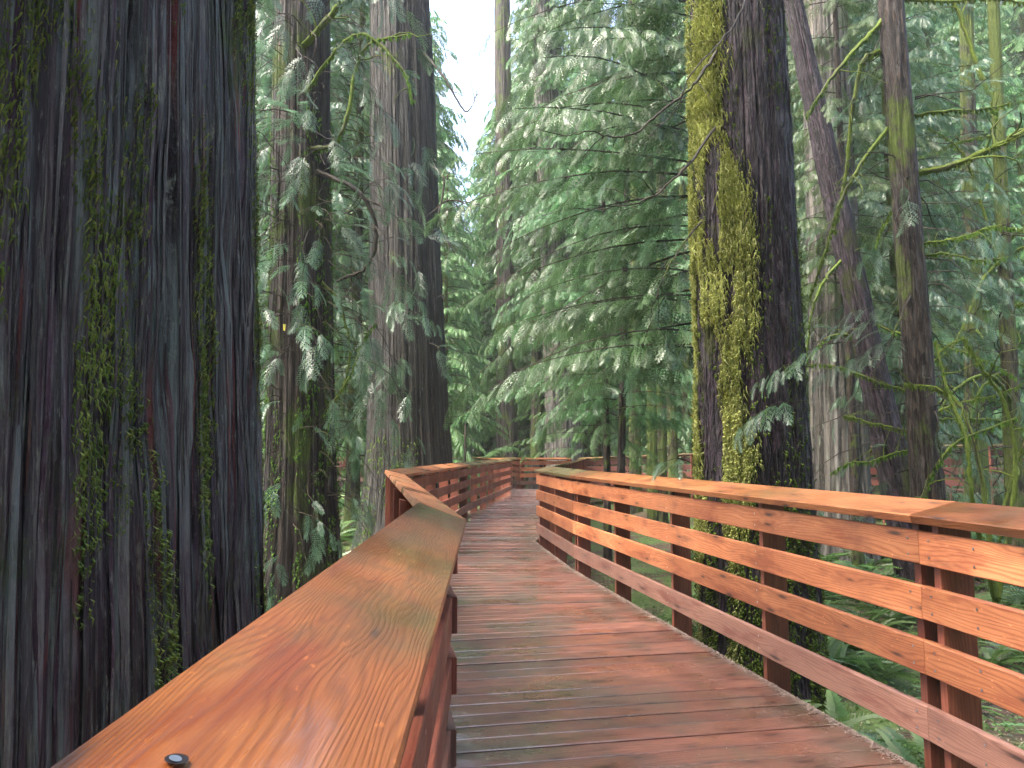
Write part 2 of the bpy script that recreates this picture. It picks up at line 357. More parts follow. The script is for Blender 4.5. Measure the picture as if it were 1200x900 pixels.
# ------------------------------------------------------------------ boards
def board(mb, a, b, w3, th3, mat=0, bev=.004, uvo=None, ext=0):
    """box from a to b (axis points of one face corner); w3, th3 = width and thickness vectors"""
    a = np.asarray(a, float); b = np.asarray(b, float); w3 = np.asarray(w3, float); th3 = np.asarray(th3, float)
    if isinstance(w3, tuple) or w3.ndim == 1: wa = wb = w3
    else: wa, wb = w3
    W = np.linalg.norm(wa); T = np.linalg.norm(th3); L = np.linalg.norm(b - a)
    uo = (rng.random(2) * 40) if uvo is None else uvo
    ring = [(bev / W, 0), (1 - bev / W, 0), (1, bev / T), (1, 1 - bev / T), (1 - bev / W, 1), (bev / W, 1), (0, 1 - bev / T), (0, bev / T)]
    V = []; UV = []
    vv = [0, W, W + .004, W + T, W + T + .004, 2 * W + T, 2 * W + T + .004, 2 * W + 2 * T]
    segs = max(1, int(L / 1.0))
    for q in range(segs + 1):
        t = q / segs; c = a + (b - a) * t; ww = wa + (wb - wa) * t
        for (p, r_), v in zip(ring, vv): V.append(c + ww * p + th3 * r_); UV.append((uo[0] + L * t, uo[1] + v))
    n = 8; F = []
    for q in range(segs):
        for k in range(n):
            k2 = (k + 1) % n
            if k == 7: continue
            F.append((q * n + k, q * n + n + k, q * n + n + k2, q * n + k2))
    mb.add(V, F, UV, mat)
    # last strip with its own uv, and the two ends
    V2 = []; UV2 = []
    for q in range(segs + 1):
        V2 += [V[q * n + 7], V[q * n]]; UV2 += [(UV[q * n + 7][0], uo[1] - .004), (UV[q * n][0], uo[1])]
    mb.add(V2, [(2 * q, 2 * q + 2, 2 * q + 3, 2 * q + 1) for q in range(segs)], UV2, mat)
    for e, rev in ((0, 0), (segs, 1)):
        E = V[e * n:e * n + n]; u = [(uo[0] + p * W * .3, uo[1] + r_ * T) for p, r_ in ring]
        f = list(range(n)); mb.add(E, [f if not rev else f[::-1]], u, mat)

SCREW = {}
def screw(par, c, D, N):
    key = round(float(D[0]), 3)
    if key not in SCREW:
        ms = MB(); th = np.arange(8) / 8 * 2 * math.pi
        ms.add([.0058 * (math.cos(t) * np.array([D[0], D[1], 0]) + math.sin(t) * np.array([0, 0, 1])) - np.append(N * .0012, 0) for t in th], [list(range(8))])
        SCREW[key] = ms.mesh('screw_head', M['steel'], smooth=False)
    link('screw_head', SCREW[key], par, c)
RB = [(.855, .995), (.625, .765), (.395, .535), (.125, .265)]     # rail boards above the deck
CAPW, TILT = .235, .055
def railing(name, label, pts, side, z0=0, capm='cap', railm='rail', kickm='kick', spacing=1.27, group=None, capmats=None, screws=False, zs=None, capend=None):
    """pts: plan polyline of the cap's inner edge; side=+1 when the outside lies to the right of the direction of travel"""
    pts = np.array(pts, float); n = len(pts); zs = [z0] * n if zs is None else zs
    root = thing(name, label, 'railing', (pts[0][0], pts[0][1], zs[0]), group=group)
    org = np.array([pts[0][0], pts[0][1], zs[0]])
    d = norm(np.diff(pts, axis=0)); nrm = np.stack([d[:, 1], -d[:, 0]], 1) * side
    mit = []
    for k in range(n):
        if k == 0: m_ = nrm[0]
        elif k == n - 1: m_ = nrm[-1]
        else:
            m_ = norm(nrm[k - 1] + nrm[k]); m_ = m_ / max(.5, float(m_ @ nrm[k]))
        mit.append(m_)
    H = 1.065
    def P3(p, z): return np.array([p[0], p[1], z]) - org
    for k in range(n - 1):
        A, B, N, D = pts[k], pts[k + 1], nrm[k], d[k]; za, zb = zs[k], zs[k + 1]
        L = np.linalg.norm(B - A)
        g = .0015 * np.array([D[0], D[1], 0])
        mbc = MB()
        ce = capend or {}; wa = np.append(np.array(ce.get(k, mit[k])) * CAPW, TILT); wb = np.append(np.array(ce.get(k + 1, mit[k + 1])) * CAPW, TILT)
        up = np.array([-N[0] * TILT, -N[1] * TILT, CAPW]); up = -up / np.linalg.norm(up) * .038
        a3, b3 = P3(A, za + H) + g, P3(B, zb + H) - g
        board(mbc, a3, b3, np.stack([wa, wb]), up)
        mbc.build('cap_board', M[(capmats or {}).get(k, capm)], root, smooth=False)
        off = .035 if 'near left' not in label else .055
        for r_i, (zl, zh) in enumerate(RB):
            mr = MB(); o1 = mit[k] * off; o2 = mit[k + 1] * off
            jx, jy = rng.uniform(-.002, .002, 2)
            a3 = P3(A + o1, za + zl + jx) + g; b3 = P3(B + o2, zb + zl + jy) - g
            board(mr, a3, b3, (0, 0, zh - zl), np.append(N * .036, 0))
            ob = mr.build('rail_board', M[kickm if r_i == 3 else railm], root, smooth=False)
            if screws:
                for sp in sorted({.06, L - .06} | set(np.linspace(0, L, max(2, round(L / spacing)) + 1)[1:-1])):
                    for zz in (.035, .105):
                        c = P3(A + D * sp + N * (off - .0005), za + (zb - za) * sp / L + zl + zz)
                        screw(ob, c, D, N)
        # posts: thin blades set across the rail, doubled at every joint
        ks = max(1, round(L / spacing)); pos = [.055] + [L * q / ks for q in range(1, ks)] + [L - .055]
        for sp in pos:
            c = A + D * sp; zz = za + (zb - za) * sp / L
            if sp in (pos[0],): pass
            mp = MB()
            i0, i1 = off + .038, .225
            b0 = min(-.45, gz(*(c + N * .15)) - zz - .05)
            def q_(o, z, s_): return P3(c + N * o + D * s_, zz + z)
            tz = lambda o: H - .042 + TILT * o / CAPW
            V = [q_(o, z, s_) for s_ in (-.019, .019) for (o, z) in ((i0, b0), (i1, b0), (i1, tz(i1)), (i0, tz(i0)))]
            uo = rng.random(2) * 30
            UV = [(uo[0] + z, uo[1] + o + s_) for s_ in (0, .04) for (o, z) in ((i0, b0), (i1, b0), (i1, 1), (i0, 1))]
            mp.add(V, [(0, 1, 2, 3), (7, 6, 5, 4), (0, 4, 5, 1), (1, 5, 6, 2), (2, 6, 7, 3), (3, 7, 4, 0)], UV)
            mp.build('post', M['post'], root, smooth=False)
    return root

def interp_poly(pts, t):
    pts = np.asarray(pts, float); L = np.concatenate([[0], np.cumsum(np.linalg.norm(np.diff(pts, axis=0), axis=1))])
    return np.stack([np.interp(t, L, pts[:, 0]), np.interp(t, L, pts[:, 1])], -1), L[-1]
def at_y(pts, y):
    pts = np.asarray(pts, float); return np.interp(y, pts[:, 1], pts[:, 0])
def planks_mesh(edges, z=0, name='boardwalk', zf=None):
    """edges: list of (left point, right point) at every joint between planks"""
    mb = MB(); gap = .011
    for q in range(len(edges) - 1):
        (l0, r0), (l1, r1) = edges[q], edges[q + 1]
        l0, r0, l1, r1 = map(np.array, (l0, r0, l1, r1))
        dl = norm(l1 - l0) * gap; dr = norm(r1 - r0) * gap
        zz = (z if zf is None else zf(l0)) + rng.uniform(-.004, .004); cup = rng.uniform(-.0015, .0015)
        W = np.linalg.norm(l1 - l0); L = np.linalg.norm(r0 - l0)
        uo = rng.random(2) * 60
        a, b, c, d_ = l0 + dl, r0 + dr, r1, l1
        V = []; UV = []
        ns = 8
        for t in range(ns + 1):
            t /= ns
            p0 = a + (b - a) * t; p1 = d_ + (c - d_) * t; e = (p1 - p0)
            prof = [(0, -.038), (0, -.004), (.03, 0), (.5, cup), (.97, 0), (1, -.004), (1, -.038)]
            for s_, h_ in prof:
                pt = p0 + e * s_; V.append((pt[0], pt[1], zz + h_)); UV.append((uo[0] + L * t, uo[1] + W * s_ + h_))
        F = [(t * 7 + k, t * 7 + 7 + k, t * 7 + 8 + k, t * 7 + 1 + k) for t in range(ns) for k in range(6)]
        mb.add(V, F, UV); mb.add(V[:7], [list(range(7))[::-1]], UV[:7]); mb.add(V[-7:], [list(range(7))], UV[-7:])
    return mb
edges = []
s = -2.6; yl = s; yr = s
while yl < 26:
    xl = at_y(PATHL, yl) - .16
    ang = np.interp(yl, [0, 5.5, 7, 9.5, 13], [10, 10, 5, 0, 0])
    yr = yl + math.tan(R(ang)) * (at_y(PATHR, yl) - xl)
    edges.append(((xl, yl), (at_y(PATHR, yr) + .02, yr)))
    yl += .143
mb = planks_mesh(edges)
tag(mb.build('boardwalk', M['deck'], smooth=False), kind='structure')
# beams that carry the deck
mb = MB()
for pl, sg in ((PATHL, -1), (PATHR, 1)):
    for a, b in zip(pl[:-1], pl[1:]):
        a = np.array([a[0] - .02 * 1, a[1], -.25]); b = np.array([b[0] - .02, b[1], -.25])
        board(mb, a, b, (0, 0, .205), (.04, 0, 0))
tag(mb.build('boardwalk_beams', M['post'], smooth=False), kind='structure')
def walkway(lp, rp, z, name='boardwalk'):
    lp = np.array(lp, float); rp = np.array(rp, float)
    l, LL = interp_poly(lp, 0); n = int(LL / .145); e = []
    for q in range(n):
        a, _ = interp_poly(lp, q / n * LL); _, LR = interp_poly(rp, 0); b, _ = interp_poly(rp, q / n * LR); e.append((tuple(a), tuple(b)))
    zz = z if callable(z) else (lambda p: z)
    tag(planks_mesh(e, zf=zz).build(name, M['deck'], smooth=False), kind='structure')

# ------------------------------------------------------------------ railings
railing('wooden_railing', 'near left railing with a wide wet cap board running up to the camera', [(-.04, -.9), (-.18, 2.86)], -1, capm='cap_near', railm='rail_shaded', screws=True, capend={1: (-.95, .95)})
railing('wooden_railing', 'left railing past the bend, its brown-red boards seen from the deck side', [(-.18, 2.864), (-1.29, 8.6), (-.854, 14.8), (.03, 22.9)], -1, capm='cap', railm='rail_shaded', kickm='kick', capmats={2: 'cap_green'}, capend={0: (-.95, .95)})
railing('wooden_railing', 'long orange railing along the right edge of the deck', [(2.1, .3), (1.80, 2.5), (1.714, 3.1), (.668, 8.3), (.33, 10.8)], 1, capmats={3: 'cap_green', 1: 'cap_near', 0: 'cap_near'}, screws=True)
railing('wooden_railing', 'dark railing leading away behind the end of the orange railing', [(.42, 10.95), (2.45, 25.6)], 1, railm='rail_darker', capm='cap_green')
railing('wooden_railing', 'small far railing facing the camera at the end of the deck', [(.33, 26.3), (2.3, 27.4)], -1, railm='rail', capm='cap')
railing('wooden_railing', 'far left railing behind the bend of the deck', [(.0, 23.1), (-.9, 26.2), (-4, 29), (-8, 30)], -1, railm='rail_darker', capm='cap')
railing('wooden_railing', 'farthest railing crossing behind the end of the left railing', [(.25, 26.4), (-.4, 29.6), (-3.6, 32), (-8, 33)], 1, railm='rail_darker', capm='cap_green')
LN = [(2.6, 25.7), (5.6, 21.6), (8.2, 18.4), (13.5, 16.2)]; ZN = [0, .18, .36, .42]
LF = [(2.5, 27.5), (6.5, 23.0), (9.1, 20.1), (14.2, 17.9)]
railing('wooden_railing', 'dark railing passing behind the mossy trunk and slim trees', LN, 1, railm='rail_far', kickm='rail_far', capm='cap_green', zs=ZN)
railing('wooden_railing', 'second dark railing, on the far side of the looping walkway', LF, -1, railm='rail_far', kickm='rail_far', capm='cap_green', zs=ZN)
walkway([(p[0], p[1] + .12) for p in LN], [(p[0], p[1] - .12) for p in LF], lambda p: float(np.interp(p[0], [2.6, 5.6, 8.2, 13.5], ZN)) - .01)
walkway([(.1, 23.2), (-.9, 26.3), (-4, 29.1), (-8, 30.1)], [(.2, 26.3), (-.45, 29.5), (-3.65, 31.9), (-8, 32.9)], -.01)
railing('wooden_railing', 'little brown railing far left between the cedar trunks', [(-12.5, 42.0), (-7.6, 41.0), (-5.5, 42)], -1, z0=-.05, railm='rail_darker', capm='cap')

# bolt in the near cap; a flat black disc paints its shaded hole
mb = MB(); th = np.arange(20) / 20 * 2 * math.pi
c = min((P(207, 890, d_) for d_ in np.linspace(.4, .8, 400)), key=lambda q_: abs(q_[2] - (1.067 + TILT * min(1, max(0, (-.085 - q_[0]) / CAPW)))))
c[2] += .0006
mb.add([c + np.array([.0085 * math.cos(t), .0085 * math.sin(t), -.0015 * math.cos(t)]) for t in th], [list(range(20))])
mb.add([c + np.array([.0045 * math.cos(t), .0045 * math.sin(t) - .002, .0012 - .0015 * math.cos(t)]) for t in th], [list(range(20))], mat=1)
tag(mb.build('bolt_head', [M['hole_shade'], M['steel']], smooth=False), 'steel bolt head sunk in the near cap board', 'bolt')

# needles gathered along the edge of the deck
def scatter_quads(mb, C, lx, wx, tilt=.3, mat=0):
    n = len(C); a = rng.uniform(0, 2 * math.pi, n); e = rng.normal(0, tilt, n)
    d = np.stack([np.cos(a) * np.cos(e), np.sin(a) * np.cos(e), np.sin(e)], 1) * np.asarray(lx).reshape(-1, 1)
    s_ = np.stack([-np.sin(a), np.cos(a), rng.normal(0, .3, n)], 1) * np.asarray(wx).reshape(-1, 1)
    V = np.stack([C - d / 2, C + s_ / 2, C + d / 2, C - s_ / 2], 1).reshape(-1, 3)
    F = np.arange(4 * n).reshape(-1, 4); uv = np.repeat(rng.random((n, 1)), 4, 0); mb.add(V, F, np.hstack([uv, uv]), mat)
mb = MB(); C = []
for a, b in zip(PATHR[2:-2], PATHR[3:-1]):
    a, b = np.array(a), np.array(b); k = int(np.linalg.norm(b - a) * 1900)
    t = rng.random(k)[:, None]; q = a + (b - a) * t + np.array([-1, 0]) * (np.abs(rng.normal(0, .03, (k, 1))) - .015)
    C.append(np.hstack([q, np.full((k, 1), .004) + rng.random((k, 1)) * .006]))
C = np.concatenate(C); scatter_quads(mb, C, rng.uniform(.006, .02, len(C)), rng.uniform(.002, .006, len(C)), .2)
tag(mb.build('needle_litter', M['litter'], smooth=False), 'pale needles and grit gathered along the right edge of the deck', 'leaf litter', kind='stuff')
mb = MB(); k = 900
yy = rng.uniform(2.8, 12, k); xx = rng.random(k) * (at_y(PATHR, yy) - at_y(PATHL, yy)) + at_y(PATHL, yy)
scatter_quads(mb, np.stack([xx, yy, np.full(k, .005)], 1), rng.uniform(.004, .014, k), rng.uniform(.002, .005, k), .1)
tag(mb.build('deck_litter', M['litter'], smooth=False), 'scattered tiny needles lying on the wet deck planks', 'leaf litter', kind='stuff')

# ------------------------------------------------------------------ foliage prototypes
def spray_proto(n=12, teeth=0, droop=.35, wid=.34, ang=58, seed=0, pend=.35, lw=.055, asym=.0):
    r_ = np.random.default_rng(seed); V = []; UV = []
    def quad(a, l, rr, tip, u): V.extend([a, l, tip, rr]); UV.extend([(u, 0), (u + .1, 0), (min(1, u + .25), 0), (u + .1, 0)])
    def cur(t): return np.array([t * (1 - .12 * t), 0, -droop * t * t])
    pr = [cur(t) for t in np.linspace(0, 1, 6)]
    for a, b in zip(pr[:-1], pr[1:]): quad(a + [0, .006, 0], a + [0, -.006, 0], b + [0, .006, 0], b + [0, -.006, 0], .1)
    for k in range(n):
        for sd in (-1, 1):
            t = .06 + .94 * (k + .25 * (sd + 1) + r_.uniform(-.1, .1)) / n; t = min(t, 1)
            l = wid * (math.sin(math.pi * min(1, t * .80 + .14)) ** .8) * r_.uniform(.8, 1.12) + .02
            an = R(ang * (1 - .45 * t) + r_.uniform(-6, 6)); base = cur(t)
            d = np.array([math.cos(an), sd * math.sin(an), -.9 * droop * t - r_.uniform(.3, 1.3) * pend]); d /= np.linalg.norm(d)
            sag = np.array([0, 0, -pend * l * .7])
            nrm_ = norm(np.cross(d, [0, 0, 1])) if True else None
            if teeth == 0:
                w_ = lw * (.8 + .4 * r_.random()); mid = base + d * l * .45
                quad(base, mid + nrm_ * w_ * .5, mid - nrm_ * w_ * .5, base + d * l + sag, t)
            else:
                w_ = lw * .35; mid = base + d * l * .5 + sag * .25
                quad(base, mid + nrm_ * w_ * .35, mid - nrm_ * w_ * .35, base + d * l + sag, t)
                for q in range(teeth):
                    for s2 in (-1, 1):
                        tt = (q + .5 + .25 * s2) / teeth
                        b2 = base + d * l * tt + sag * tt * tt; l2 = lw * 1.25 * math.sin(math.pi * (tt * .7 + .25)) * r_.uniform(.8, 1.2)
                        d2 = norm(d * .75 + nrm_ * s2 * .8 + np.array([0, 0, -.25 * pend])); n2 = norm(np.cross(d2, np.cross(d, nrm_)))
                        quad(b2, b2 + d2 * l2 * .5 + n2 * l2 * .27, b2 + d2 * l2 * .5 - n2 * l2 * .27, b2 + d2 * l2, max(t, tt * .9))
    V = np.array(V); return V, np.arange(len(V)).reshape(-1, 4), np.array(UV)
SP = {'near': [spray_proto(11, 4, .32, .34, 58, s_, .45, .046) for s_ in range(3)],
      'mid': [spray_proto(14, 0, .38, .32, 60, s_ + 5, .45, .042) for s_ in range(3)],
      'far': [spray_proto(9, 0, .38, .34, 60, s_ + 9, .4, .085) for s_ in range(3)],
      'bough': [spray_proto(12, 4, .34, .33, 58, s_ + 40, .62, .050) for s_ in range(4)],
      'cedar': [spray_proto(9, 5, .50, .42, 46, s_ + 13, .25, .046) for s_ in range(3)],
      'fern': [spray_proto(24, 0, .75, .15, 78, s_ + 20, .06, .050) for s_ in range(2)]}
def place(mb, protos, pos, dirs, scale, roll=None, mat=0, upv=(0, 0, 1)):
    pos = np.asarray(pos, float); dirs = norm(dirs); n = len(pos); scale = np.broadcast_to(scale, (n,))
    up = np.broadcast_to(np.asarray(upv, float), (n, 3)); y = norm(np.cross(up, dirs)); z = np.cross(dirs, y)
    if roll is not None:
        c, s_ = np.cos(roll)[:, None], np.sin(roll)[:, None]; y, z = y * c + z * s_, z * c - y * s_
    Rm = np.stack([dirs, y, z], 1)       # rows = local axes in world
    which = rng.integers(0, len(protos), n)
    for k, (V, F, UV) in enumerate(protos):
        I = np.nonzero(which == k)[0]
        if not len(I): continue
        W = np.einsum('vi,nij->nvj', V, Rm[I]) * scale[I][:, None, None] + pos[I][:, None]
        FF = (F[None] + (np.arange(len(I)) * len(V))[:, None, None]).reshape(-1, 4)
        mb.add(W.reshape(-1, 3), FF, np.tile(UV, (len(I), 1)), mat)
def branch_path(h, az, L, rise, droop, n=9, wig=.06, base=(0, 0)):
    t = np.linspace(0, 1, n); r_ = L * t
    ph = az + np.cumsum(rng.normal(0, wig, n))
    x = np.cumsum(np.concatenate([[0], np.diff(r_)]) * np.cos(ph)); y = np.cumsum(np.concatenate([[0], np.diff(r_)]) * np.sin(ph))
    z = h + L * (rise * t - droop * t * t)
    return np.stack([x + base[0], y + base[1], z], 1)
def foliate(mb, path, protos, sl, sp, start=.2, mat=0, droop=.25, taper=.55, wood=1, rad=.012):
    L = np.linalg.norm(np.diff(path, axis=0), axis=1).sum(); n = max(2, int(L / sp)); t = np.linspace(start, 1, n)
    i = t * (len(path) - 1); f = np.floor(i).astype(int).clip(0, len(path) - 2); p = path[f] + (path[f + 1] - path[f]) * (i - f)[:, None]
    tg = norm(path[f + 1] - path[f]); side = norm(np.cross(tg, [0, 0, 1]))
    sg = np.where(np.arange(n) % 2 == 0, 1, -1)[:, None]
    a = rng.uniform(.55, 1.15, (n, 1)) * (1 - .6 * t[:, None] ** 3)
    d = tg * np.cos(a) + side * sg * np.sin(a) + np.array([0, 0, 1]) * rng.normal(-droop, .14, (n, 1))
    s_ = sl * (1 - taper * t) * rng.uniform(.7, 1.25, n)
    place(mb, protos, p, d, s_, rng.normal(0, .3, n), mat)
    place(mb, protos, path[-1:], tg[-1:] + [[0, 0, -.2]], [sl * .6], None, mat)
    if wood is not None: tube(mb, path, np.linspace(rad, rad * .25, len(path)), 5, wood)
def crown_mesh(name, seed, H, z0, Rm, nb, kind, sl, sp, leaf, rise=.12, droop=.38, prof=.75, low=.6, rad=.02, azr=None):
    global rng
    old = rng; rng = np.random.default_rng(seed); mb = MB()
    for k in range(nb):
        u = (k + rng.random()) / nb; h = z0 + (H - z0) * u
        L = Rm * ((1 - u) ** prof) * (low + (1 - low) * min(1, u * 4)) * rng.uniform(.65, 1.15) + .25
        az = k * 2.399 + rng.normal(0, .35) if azr is None else rng.uniform(*azr)
        p = branch_path(h, az, L, rise + rng.normal(0, .1), droop + rng.normal(0, .08))
        foliate(mb, p, SP[kind], sl * rng.uniform(.8, 1.15), sp, start=.15, rad=rad * (.4 + .6 * L / Rm))
    rng = old
    return mb.mesh(name, [leaf, M['limb']], smooth=False)

# ------------------------------------------------------------------ trunks
def trunk_mb(path, rad, n=48, flute=.05, fk=9, rough=.02, seed=0, flare=0, flare_h=1.2, m_=None, strips=0, amp_s=0):
    """path [(x,y,z)...], rad [r...] interpolated; fluted and flared base"""
    path = np.asarray(path, float); m = m_ or 60
    t = np.linspace(0, 1, m); z0, z1 = path[0][2], path[-1][2]
    tz = z0 + (z1 - z0) * t ** 1.6
    cx = np.interp(tz, path[:, 2], path[:, 0]); cy = np.interp(tz, path[:, 2], path[:, 1]); r_ = np.interp(tz, path[:, 2], rad)
    hh = tz - z0; fl = np.exp(-hh / flare_h)
    th = np.arange(n) / n * 2 * math.pi; u = np.arange(n) / n
    TH, Z = np.meshgrid(th, tz); U = np.broadcast_to(u, TH.shape)
    lob = vn(U * fk + 0 * Z, Z * .10 + 3, seed, fk); lob2 = vn(U * fk * 3, Z * .3, seed + 1, fk * 3)
    rr = r_[:, None] * (1 + flare * fl[:, None] * (.45 + 1.1 * lob)) * (1 + flute * 2 * (lob - .5) + flute * .8 * (lob2 - .5))
    if strips:
        a = vn(U * strips, Z * .35 + 7, seed + 2, strips); b = vn(U * strips * 3, Z * .9, seed + 3, strips * 3); c = vn(U * strips * 8, Z * 3.5, seed + 4, strips * 8)
        a = vn(U * strips + .6 * vn(U * 9, Z * .8, seed + 6, 9), Z * .22 + 7, seed + 2, strips)
        fl_ = _h(np.floor(a * 9).astype(np.int64), np.floor(U * strips / 6).astype(np.int64), seed + 9)
        rr = rr - amp_s * (.75 * np.exp(-((a - .5) / .055) ** 2) + .38 * np.exp(-((b - .5) / .09) ** 2) + .30 * fl_ + .25 * c)
        rr = rr - amp_s * .5 * (fbm(U * strips * 2, Z * 5, seed + 12, 3) - .5)
    else: rr = rr + rough * (fbm(U * 14 + 3 * seed, Z * 2.2, seed + 5, 3) - .5) * np.where(U > .97, (1 - U) / .03, 1)
    V = np.stack([cx[:, None] + rr * np.cos(TH), cy[:, None] + rr * np.sin(TH), Z + 0 * rr], -1)
    mb = MB(); rm = float(np.mean(rad))
    # seam column doubled for clean uv
    V = np.concatenate([V, V[:, :1]], 1); uu = np.concatenate([u, [1]]) * 2 * math.pi * rm; UVs = np.stack(np.broadcast_arrays(uu[None], tz[:, None]), -1) + seed * 3.1
    N = n + 1; i = np.arange(m - 1)[:, None] * N; j = np.arange(n)[None]
    mb.add(V.reshape(-1, 3), np.stack([i + j, i + j + 1, i + N + j + 1, i + N + j], -1).reshape(-1, 4), UVs.reshape(-1, 2))
    mb.surf = V
    return mb
def tree(name, label, base, H, r0, r1, mat, lean=(0, 0), cat='tree', group=None, **k):
    """base (x, y); lean = shift of the top; returns root, trunk mesh-builder surface"""
    z = gz(*base) - .15
    root = thing(name, label, cat, (base[0], base[1], z), group=group)
    pts = [(0, 0, 0), (lean[0] * .3, lean[1] * .3, H * .3), (lean[0], lean[1], H)]
    mb = trunk_mb(pts, [r0, r0 * .6 + r1 * .4, r1], **k)
    mb.build('trunk', mat, root)
    return root, mb.surf
def px_w(px, d): return px * d / FPX
def moss_on(root, surf, n, mat, sel, ln=(.04, .12), w_=.012, name='moss', out=.01, clump=None, mbx=None):
    """hanging moss strands on a trunk surface grid; sel(V) -> probability"""
    m, N, _ = surf.shape; c = surf.mean(1, keepdims=True)
    mb = MB() if mbx is None else mbx
    i = rng.random(n * 6) * (m - 2); j = rng.random(n * 6) * (N - 2); a, b = i.astype(int), j.astype(int); fi = (i - a)[:, None]; fj = (j - b)[:, None]
    p = (surf[a, b] * (1 - fi) + surf[a + 1, b] * fi) * (1 - fj) + (surf[a, b + 1] * (1 - fi) + surf[a + 1, b + 1] * fi) * fj
    o = p - c[a, 0]; o[:, 2] = 0; o = norm(o)
    keep = rng.random(len(p)) < sel(p, o); p = p[keep][:n]; o = o[keep][:n]; k = len(p)
    if not k: return
    tan = norm(np.cross(o, [0, 0, 1])); L = rng.uniform(*ln, (k, 1)); ww = w_ * rng.uniform(.5, 1.4, (k, 1))
    sway = tan * rng.normal(0, .25, (k, 1)) * L
    q1 = p + o * (out * 2 * fbm(p[:, 0:1] * 7 + p[:, 1:2] * 5, p[:, 2:] * 6, 3) * 2 + L * rng.uniform(.08, .40, (k, 1))) - np.array([0, 0, 1]) * L * .3 + sway * .3
    q2 = p + o * (out + L * rng.uniform(.0, .18, (k, 1))) - np.array([0, 0, 1]) * L + sway
    tw = norm(tan + o * rng.normal(0, .8, (k, 1)))
    V = np.stack([p, q1 + tw * ww, q2, q1 - tw * ww], 1).reshape(-1, 3)
    uv = np.repeat(rng.random((k, 1)), 4, 0)
    mb.add(V, np.arange(4 * k).reshape(-1, 4), np.hstack([uv, uv]))
    if mbx is None: mb.build(name, mat, root, smooth=False)

def bark_strips(root, surf, n, mat, rows=(6, 40), cols=(1, 5), out=(.002, .012), face=None, zmax=7, name='bark_strips'):
    """loose fibrous ribbons of bark lying on the trunk"""
    m, N, _ = surf.shape; c = surf.mean(1); mb = MB(); k = 0; base = np.array(root.location)
    for _ in range(n * 8):
        if k >= n: break
        i = int(rng.integers(0, m - 8)); j = int(rng.integers(0, N - 8))
        p = surf[i, j]
        if p[2] > zmax: continue
        o = norm(np.array([p[0] - c[i, 0], p[1] - c[i, 1], 0]))
        if face is not None and o @ face < .0: continue
        L = int(rng.integers(*rows)); L = min(L, m - 1 - i)
        if L < 2: continue
        w_ = int(rng.integers(*cols)); idx = np.arange(i, i + L, max(1, L // 9)); q = len(idx)
        off = rng.uniform(*out) + .006 * np.sin(np.linspace(0, rng.uniform(1, 6), q)) * rng.random()
        t = np.linspace(0, 1, q); tap = np.clip(np.minimum(t, 1 - t) * 5, .15, 1)
        A = surf[idx, j]; B = surf[idx, min(j + w_, N - 1)]; mid = (A + B) / 2; half = (B - A) / 2 * tap[:, None] * rng.uniform(.5, 1)
        mid = mid + o * np.maximum(off, .002)[:, None] + norm(np.cross(o, [0, 0, 1])) * rng.normal(0, .006) * t[:, None]
        V = np.stack([mid - half, mid + o * .003, mid + half], 1).reshape(-1, 3)
        F = [(3 * a + b, 3 * a + b + 1, 3 * a + b + 4, 3 * a + b + 3) for a in range(q - 1) for b in (0, 1)]
        uo = rng.random(2) * 30; Wd = np.linalg.norm(B - A, axis=1).mean()
        UV = np.stack([np.tile([0, .5, 1], q) * Wd + uo[0], np.repeat(mid[:, 2], 3) + uo[1]], -1)
        mb.add(V, F, UV); k += 1
    mb.build(name, mat, root, smooth=True)

# giant cedar beside the railing
gc = (-2.26, 2.52)
root, sf = tree('giant_cedar_tree', 'giant dark cedar trunk with deep furrows and moss filling the left side', gc, 16, 1.34, 1.0, M['giant'],
                n=1700, m_=260, flute=.035, fk=11, flare=.15, flare_h=.9, seed=3, strips=56, amp_s=.055)
bark_strips(root, sf, 2300, M['giant'], (8, 60), (1, 6), (.0, .010), norm(-np.array([gc[0], gc[1], 0])), 6)
def selg(p, o):
    X = p[:, 0] + gc[0]; Y = p[:, 1] + gc[1]; a = np.arctan2(o[:, 1], o[:, 0])
    cl = fbm(a * 10, p[:, 2] * .75, 77, 5)
    low = np.clip(1.2 - (p[:, 2] - .6) * .18, .15, 1)
    return np.clip((cl - .525) * 9, 0, 1) * low * (p[:, 2] < 5.5) * (o @ norm(-np.array([gc[0], gc[1], 0])) > -.1)
moss_on(root, sf, 260000, M['moss_giant'], selg, (.010, .045), .0028, out=.006)

# shaggy cedar behind it
def hang_twigs(root, n, c, zr, r0, L, mat, name='twigs', rad=.006, sprays=0, leaf='cedar', az=(0, 6.3), sc=.35):
    mb = MB()
    for k in range(n):
        h = rng.uniform(*zr); a = rng.uniform(*az); l = rng.uniform(*L)
        p = [np.array([c[0] + r0 * math.cos(a), c[1] + r0 * math.sin(a), h])]; d = np.array([math.cos(a), math.sin(a), rng.uniform(-.2, .3)])
        for q in range(7):
            d = norm(d + rng.normal(0, .28, 3) + np.array([0, 0, -.22])); p.append(p[-1] + d * l / 7)
        p = np.array(p); tube(mb, p, np.linspace(rad, rad * .3, len(p)), 4, 1)
        if rng.random() < sprays:
            m_ = rng.integers(2, 5); I = rng.integers(3, 8, m_); place(mb, SP['cedar'], p[I], norm(p[I] - p[I - 1]) + rng.normal(0, .4, (m_, 3)) + [[0, 0, -.25]], rng.uniform(.6, 1.2, m_) * sc, rng.normal(0, .4, m_), 0)
    mb.build(name, [M[leaf], mat], root, smooth=False)
b2 = (-2.78, 9.6)
